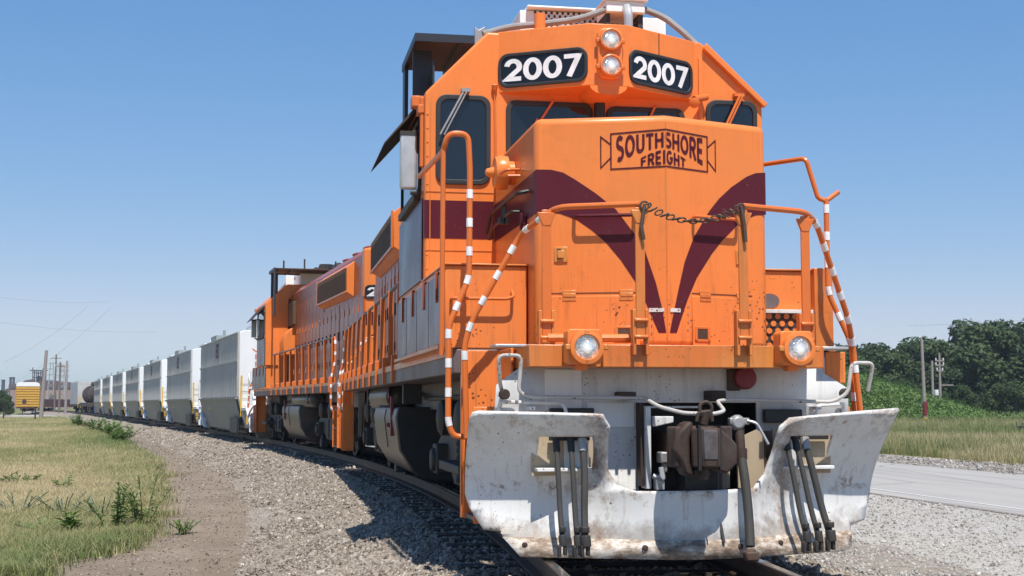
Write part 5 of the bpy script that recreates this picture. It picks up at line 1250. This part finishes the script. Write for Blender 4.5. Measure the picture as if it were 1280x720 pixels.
R_ = np.random.RandomState(21); P = []; sc = []; ti = []
while len(P) < 44000:
    D = 13 + 137*R_.rand()**2.3; lat = -D*R_.uniform(.05,.50); x, y = FW(lat, D)
    ex = np.interp(y, [p[1] for p in edge], [p[0] for p in edge]) + mnoise.noise((x*.0, y*.9, 3))*.38 + R_.normal(0,.13)
    if x > ex: continue
    nz = mnoise.fractal((x*.16, y*.10, 1.3), 1.0, 2.0, 4); near = max(0, 1-abs(x-ex)/1.6)
    if mnoise.noise((x*.9, y*.9, 8.1)) > .22 and R_.rand() < .8: continue
    k = (.75+.25*R_.rand())*max(1, (D/22)**.62)*(1+.35*near); P.append((x, y, -.52)); sc.append(k); ti.append(np.clip(.62 + .36*nz - .34*near*R_.rand() - .0012*(D-20) + R_.normal(0,.17), 0, 1))
n = len(P); scatter('field_grass', P, sc, np.c_[np.zeros((n,2)), R_.uniform(0,6.28,n)], R_.randint(0,5,n), ti, GR)
P = []; sc = []; ti = []
while len(P) < 15000:
    D = 26 + 92*R_.rand()**1.5; lat = D*R_.uniform(.16,.48); x, y = FW(lat, D)
    if x < 17.5 + R_.normal(0,.35) or bank_h(x, y) > .3: continue
    nz = mnoise.fractal((x*.12, y*.12, 5.3), 1.0, 2.0, 4); P.append((x, y, -.57)); sc.append((.75+.4*R_.rand())*max(1,(D/45)**.4)*(.75 if x < 18.5 else 1)); ti.append(np.clip(.50 + .28*nz - (.18 if D > 60 else 0) + R_.normal(0,.14),0,1))
n = len(P); scatter('verge_grass', P, sc, np.c_[np.zeros((n,2)), R_.uniform(0,6.28,n)], R_.randint(0,4,n), ti, GRT)
# creeper on the bank: small leaf clumps
def leafclump(seed, nl, r0, ls, mat, flat=.6):
    r = random.Random(seed); vs = []; fs = []
    for _ in range(nl):
        c = Vector((r.gauss(0,r0), r.gauss(0,r0), abs(r.gauss(0,r0*flat)))); nrm = Vector((r.gauss(0,.6), r.gauss(0,.6), 1)).normalized(); u = nrm.orthogonal().normalized()
        u = (Matrix.Rotation(r.uniform(0,6.28), 3, nrm) @ u); w = nrm.cross(u); l = ls*r.uniform(.6,1.3); o = len(vs)
        vs += [tuple(c-u*l), tuple(c+w*l*.55-nrm*l*.1), tuple(c+u*l), tuple(c-w*l*.55-nrm*l*.1)]; fs += [(o,o+1,o+2,o+3)]
    me = bpy.data.meshes.new('leafclump'); me.from_pydata(vs, [], fs); me.materials.append(mat); return me
CR = src_collection('creeper_clump', [leafclump(i, 60, .34, .075, M['creeper']) for i in range(4)])
P = []; sc = []; ti = []
while len(P) < 13000:
    D = 98 + 58*R_.rand(); lat = D*R_.uniform(.20,.44); x, y = FW(lat, D); h = bank_h(x, y)
    if h < .15: 
        if not R_.rand() < .12: continue
    P.append((x, y, -.66+h)); sc.append(R_.uniform(.9,2.0)); ti.append(np.clip(.5+.5*mnoise.noise((x*.4,y*.4,2))+R_.normal(0,.15),0,1))
n = len(P); scatter('bank_creeper', P, sc, np.c_[np.zeros((n,2)), R_.uniform(0,6.28,n)], R_.randint(0,4,n), ti, CR)

# ------------------------------------------------------------------ weeds along the field edge (each one a plant)
def solidleaf(name, stops):
    n = NT(name); oi = n.new('ObjectInfo'); v = n.coord(1); c = n.ramp(n.math('ADD', n.math('MULTIPLY', oi.outputs['Random'], .5), n.math('MULTIPLY', n.noise(v, 9, 3), .6)), *stops)
    n.fin(c, .6, spec=.3); tb = n.new('BsdfTranslucent'); n.put(tb.inputs[0], c); mx = n.new('MixShader'); mx.inputs[0].default_value = .3
    n.t.links.new(n.b.outputs[0], mx.inputs[1]); n.t.links.new(tb.outputs[0], mx.inputs[2]); n.t.links.new(mx.outputs[0], n.n['Material Output'].inputs[0]); return n.m
M['leaf_green'] = solidleaf('weed_green_leaf', ((.2,(.075,.15,.03)),(.8,(.19,.29,.085))))
M['leaf_sage'] = solidleaf('sage_grey_leaf', ((.2,(.20,.25,.18)),(.8,(.36,.40,.32))))
M['stem'] = plain('weed_stem', (.10,.12,.04), .8)
def weed(name, x, y, h, nst, leafn, ll, lw, mat, lab, spread=.12, seed=0):
    r = random.Random(seed); R = empty(name, (x, y, -.53)); st = MB(); lv = MB()
    for i in range(nst):
        a = r.uniform(0,6.28); d = Vector((math.cos(a), math.sin(a), 0)); hh = h*r.uniform(.6,1.05); b = d*r.uniform(0,spread*.5); tip = d*spread*r.uniform(.6,2.0)+Vector((0,0,hh))
        pts = [b, b.lerp(tip,.5)+Vector((0,0,hh*.08)), tip]; st.tube(pts, .006, 5)
        for j in range(leafn):
            t = .15+.85*(j+r.random()*.6)/leafn; p = b.lerp(tip, t)+Vector((0,0,hh*.16*t*(1-t)*2)); aa = r.uniform(0,6.28)
            u = Vector((math.cos(aa), math.sin(aa), r.uniform(.1,.8))).normalized(); w = u.cross(Vector((0,0,1))).normalized(); l = ll*r.uniform(.6,1.2)*(1.1-.5*t); ww = lw*(1.1-.4*t)
            lv.add([p, p+u*l*.45+w*ww+Vector((0,0,.01)), p+u*l-Vector((0,0,l*.15)), p+u*l*.45-w*ww+Vector((0,0,.01))], [(0,1,2,3)])
    part('stem', st, 'stem', R); part('leaves', lv, mat, R, smooth=0); thing(R, lab, 'weed', 'weeds along the field edge'); return R
weed('weed', -4.88, 9.2, .62, 7, 22, .13, .020, 'leaf_green', 'tall leafy weed at the corner of the field, left of a second tall weed', .20, 1)
weed('weed', -4.55, 9.7, .70, 8, 24, .12, .018, 'leaf_green', 'tallest leafy weed at the corner of the field beside the bare soil', .22, 2)
weed('weed', -3.98, 8.85, .20, 12, 14, .09, .012, 'leaf_green', 'low bushy weed standing alone on the bare soil', .16, 3)
weed('weed', -5.40, 8.9, .30, 6, 10, .22, .026, 'leaf_green', 'short broad-leaved rosette weed in front of the grey sage plants', .10, 4)
weed('weed', -5.75, 9.3, .16, 10, 10, .16, .016, 'leaf_green', 'sprawling low weed left of the broad-leaved rosette', .25, 5)
weed('weed', -5.3, 11.4, .34, 14, 16, .07, .012, 'leaf_sage', 'grey-green sage plant nearest the tall corner weeds', .28, 6)
weed('weed', -5.9, 11.9, .34, 14, 16, .07, .012, 'leaf_sage', 'grey-green sage plant in the middle of the sage patch', .30, 7)
weed('weed', -6.6, 12.6, .32, 14, 16, .07, .012, 'leaf_sage', 'grey-green sage plant farthest from the tall corner weeds', .30, 8)
weed('weed', -6.75, 18.2, .28, 6, 9, .17, .022, 'leaf_green', 'dark small weed in the middle of the dry field', .14, 9)
weed('weed', -7.9, 20.4, .24, 12, 9, .17, .022, 'leaf_green', 'wide flat weed patch in the dry field', .40, 10)
for i, (px, D, h) in enumerate(((152,62,.95),(143,64,.9),(161,60,.8),(134,70,1.0),(122,78,.8),(113,86,.8),(104,92,.9),(98,97,1.0),(150,58,.5))):
    x, y = FW((px-640)/1720*D, D)
    weed('weed', x, y, h, 9, 16, .30, .07, 'leaf_green', ['broad upright weed, biggest of the row beside the ballast','upright weed just left of the biggest one by the ballast','upright weed nearest the train in the row by the ballast','tall narrow weed in the row by the ballast','short weed in the row by the ballast, fifth along','small weed in the distant part of the row by the ballast','distant weed second from the far end of the row by the ballast','farthest weed of the row by the ballast','low weed in front of the biggest weed by the ballast'][i], .30, 30+i)

# ------------------------------------------------------------------ trees
M['bark'] = plain('grey_brown_bark', (.10,.08,.06), .9)
def leafmat(name, a, b, c_):
    n = NT(name); v = n.coord(1); g = n.new('NewGeometry'); f = n.noise(v, .55, 3)
    c = n.mix(n.ramp(f, (.35,0.0),(.65,1.0)), a, b); c = n.mix(n.math('MULTIPLY', g.outputs['Random Per Island'], .55), c, c_)
    n.fin(c, .6, spec=.3); tb = n.new('BsdfTranslucent'); n.put(tb.inputs[0], c); mx = n.new('MixShader'); mx.inputs[0].default_value = .22
    n.t.links.new(n.b.outputs[0], mx.inputs[1]); n.t.links.new(tb.outputs[0], mx.inputs[2]); n.t.links.new(mx.outputs[0], n.n['Material Output'].inputs[0]); return n.m
M['leaf_a'] = leafmat('oak_foliage', (.030,.060,.016), (.052,.088,.026), (.080,.115,.040))
M['leaf_b'] = leafmat('dark_foliage', (.022,.048,.016), (.040,.072,.024), (.062,.096,.034))
def tree_meshes(seed, h, w, nleaf, leaf, mat, low=.12):
    r = random.Random(seed); tk = MB(); bl = []
    tk.tube([(0,0,-.5),(r.uniform(-.2,.2),r.uniform(-.2,.2),h*.3),(r.uniform(-.4,.4),r.uniform(-.4,.4),h*.75)], [.24,.17,.05], 8)
    for i in range(11):
        t = r.uniform(low+.1, .95); a = r.uniform(0,6.28); rad = w*.5*(1-.55*abs(t-.45)/.55)*r.uniform(.45,.95); c = Vector((math.cos(a)*rad, math.sin(a)*rad, h*t)); bl.append((c, h*r.uniform(.13,.22)))
        tk.tube([(0,0,h*t*.55),tuple(c*.6+Vector((0,0,h*t*.35))),tuple(c)],[.08,.05,.02],5)
    bl.append((Vector((0,0,h*.88)), h*.16)); bl.append((Vector((0,0,h*.55)), h*.24))
    vs = []; fs = []
    for _ in range(nleaf):
        c, rr = r.choice(bl); d = Vector((r.gauss(0,1), r.gauss(0,1), r.gauss(0,.85))).normalized(); p = c + d*rr*(r.random()**.45)*Vector((1.05,1.05,.85)).length/1.7
        nrm = (d*.7 + Vector((r.gauss(0,.6), r.gauss(0,.6), .35+r.gauss(0,.4)))).normalized(); u = nrm.orthogonal().normalized(); u = Matrix.Rotation(r.uniform(0,6.28),3,nrm) @ u; w_ = nrm.cross(u); l = leaf*r.uniform(.55,1.4); o = len(vs)
        vs += [tuple(p-u*l), tuple(p+w_*l*.6-nrm*l*.2), tuple(p+u*l), tuple(p-w_*l*.6-nrm*l*.2)]; fs.append((o,o+1,o+2,o+3))
    me = bpy.data.meshes.new('crown'); me.from_pydata(vs, [], fs); me.materials.append(M[mat]); return mesh_of('trunk', tk.v, tk.f, M['bark']), me
TV = [tree_meshes(100+i, 8.5, [6.5,5.5,7.5,6.0,5.0][i], 6500, .235, ['leaf_a','leaf_b','leaf_a','leaf_b','leaf_a'][i], .08) for i in range(5)]
def tree(lat, D, k, var, lab, name='tree', rz=0, gz=-.6, group='trees of the wood at the right', cat='tree'):
    R = empty(name, (*FW(lat, D), gz), rz); R.scale = (k*rnd.uniform(.95,1.15), k*rnd.uniform(.95,1.15), k)
    link('trunk', TV[var][0], R); link('crown', TV[var][1], R); thing(R, lab, cat, group); return R
ntree = 0
rt = random.Random(5); spots = []
for row, (D0, step) in enumerate(((158, 5.6),(172, 6.2),(190, 7.0))):
    lat = D0*.215
    while lat < D0*.45:
        spots.append((lat + rt.uniform(-1,1), D0 + rt.uniform(-5,5) , row)); lat += step*rt.uniform(.62,1.0)
ORD = 'first second third fourth fifth sixth seventh eighth ninth tenth eleventh twelfth thirteenth fourteenth fifteenth sixteenth seventeenth eighteenth nineteenth twentieth'.split(); rowc = [0,0,0]
for lat, D, row in spots:
    px = 640+1720*lat/D                      # skyline of the wood: lower towards the train, high at the right
    hpx = np.interp(px, [1000,1085,1110,1165,1185,1210,1290,1600], [74,78,80,84,100,109,112,114]) + rt.uniform(-6,3) - (2-row)*5
    top = 1.12 + hpx*D/1720
    tree(lat, D, (top+.8)/8.7, rt.randrange(5), '%s tree from the left in the %s row of the right-hand wood' % (ORD[rowc[row]], ('front','middle','back')[row]), rz=rt.uniform(0,6.28), gz=-.9); rowc[row] += 1
for i, (px, D, hp) in enumerate(((1132,150,30),(1178,140,16),(1205,143,22),(1225,146,28),(1245,143,26),(1268,141,26),(1192,148,44))):
    tree((px-640)/1720*D, D, (1.12+hp*D/1720+.2)/8.7, i % 5, ['low round shrub highest up the green bank before the wood','small dark shrub on the bank behind the poles','low shrub at the foot of the bank left of the tall grass','broad pale-topped shrub at the foot of the wood behind the fence','low shrub right of the broad one at the foot of the wood','shrub at the right edge of the wood foot','taller leaning shrub behind the others at the wood edge','shrub beyond the right edge of the picture'][i], 'shrub', rz=i*1.3, gz=-.2, group='shrubs at the foot of the wood', cat='shrub')
for i, (px, D, hp) in enumerate(((2,185,16),(9,194,12))):
    tree((px-640)/1720*D, D, (1.12+hp*D/1720+.6)/8.7, (i*2) % 5, ['round green shrub left of the yellow autorack, nearer one','dark green shrub touching the yellow autorack','green tree mostly beyond the left edge of the picture','green tree outside the left edge of the picture'][i], 'shrub', rz=i*2.1, gz=-.6, group='shrubs beside the yellow autorack', cat='shrub')
# low far wood along the horizon, right of the picture centre and far left
M['far_wood'] = leafmat('far_wood_foliage', (.05,.075,.035), (.07,.09,.05), (.08,.10,.06))
# silt fences
M['silt'] = plain('black_silt_fabric', (.02,.021,.025), .7)
for i, (p0, D0, p1, D1) in enumerate(((1214,128,1250,136),(1262,130,1292,138),(1268,66,1292,64))):
    a = Vector((*FW((p0-640)/1720*D0, D0), 0)); b = Vector((*FW((p1-640)/1720*D1, D1), 0)); R = empty('silt_fence', (a.x, a.y, -.6)); d = b-a; nn = Vector((-d.y, d.x, 0)).normalized()*.02
    part('fabric', MB().add([(0,0,.1),tuple(d+Vector((0,0,.1))),tuple(d+Vector((0,0,.75))),(0,0,.65),tuple(nn+Vector((0,0,.1))),tuple(nn+d+Vector((0,0,.1))),tuple(nn+d+Vector((0,0,.75))),tuple(nn+Vector((0,0,.65)))],[(0,1,2,3),(4,7,6,5),(3,2,6,7)]), 'silt', R)
    for t in (0,.33,.66,1): part('stake', MB().box(d.x*t-.03,d.x*t+.03,d.y*t-.03,d.y*t+.03,-.1,.85), 'pole', R)
    thing(R, ['black low fabric fence at the foot of the wood, left one','black low fabric fence at the foot of the wood, right one','black low fabric fence in the tall grass nearest the road'][i], 'fence')

# ------------------------------------------------------------------ haze
hz = part('haze', MB().box(-930, 930, -230, 1530, -1.7, 26), None, None, smooth=0) if False else link('haze', mesh_of('haze', *(lambda m: (m.v, m.f))(MB().box(-930, 930, -230, 1530, -1.7, 26)), None, 0)); hz['kind'] = 'stuff'
hm = bpy.data.materials.new('pale_air'); hm.use_nodes = True; hm.node_tree.nodes.clear()
_o = hm.node_tree.nodes.new('ShaderNodeOutputMaterial'); _v = hm.node_tree.nodes.new('ShaderNodeVolumePrincipled')
_v.inputs['Color'].default_value = (.80, .88, 1, 1); _v.inputs['Density'].default_value = 0.00030; _v.inputs['Anisotropy'].default_value = 0.3
hm.node_tree.links.new(_v.outputs[0], _o.inputs['Volume']); hz.data.materials.append(hm)
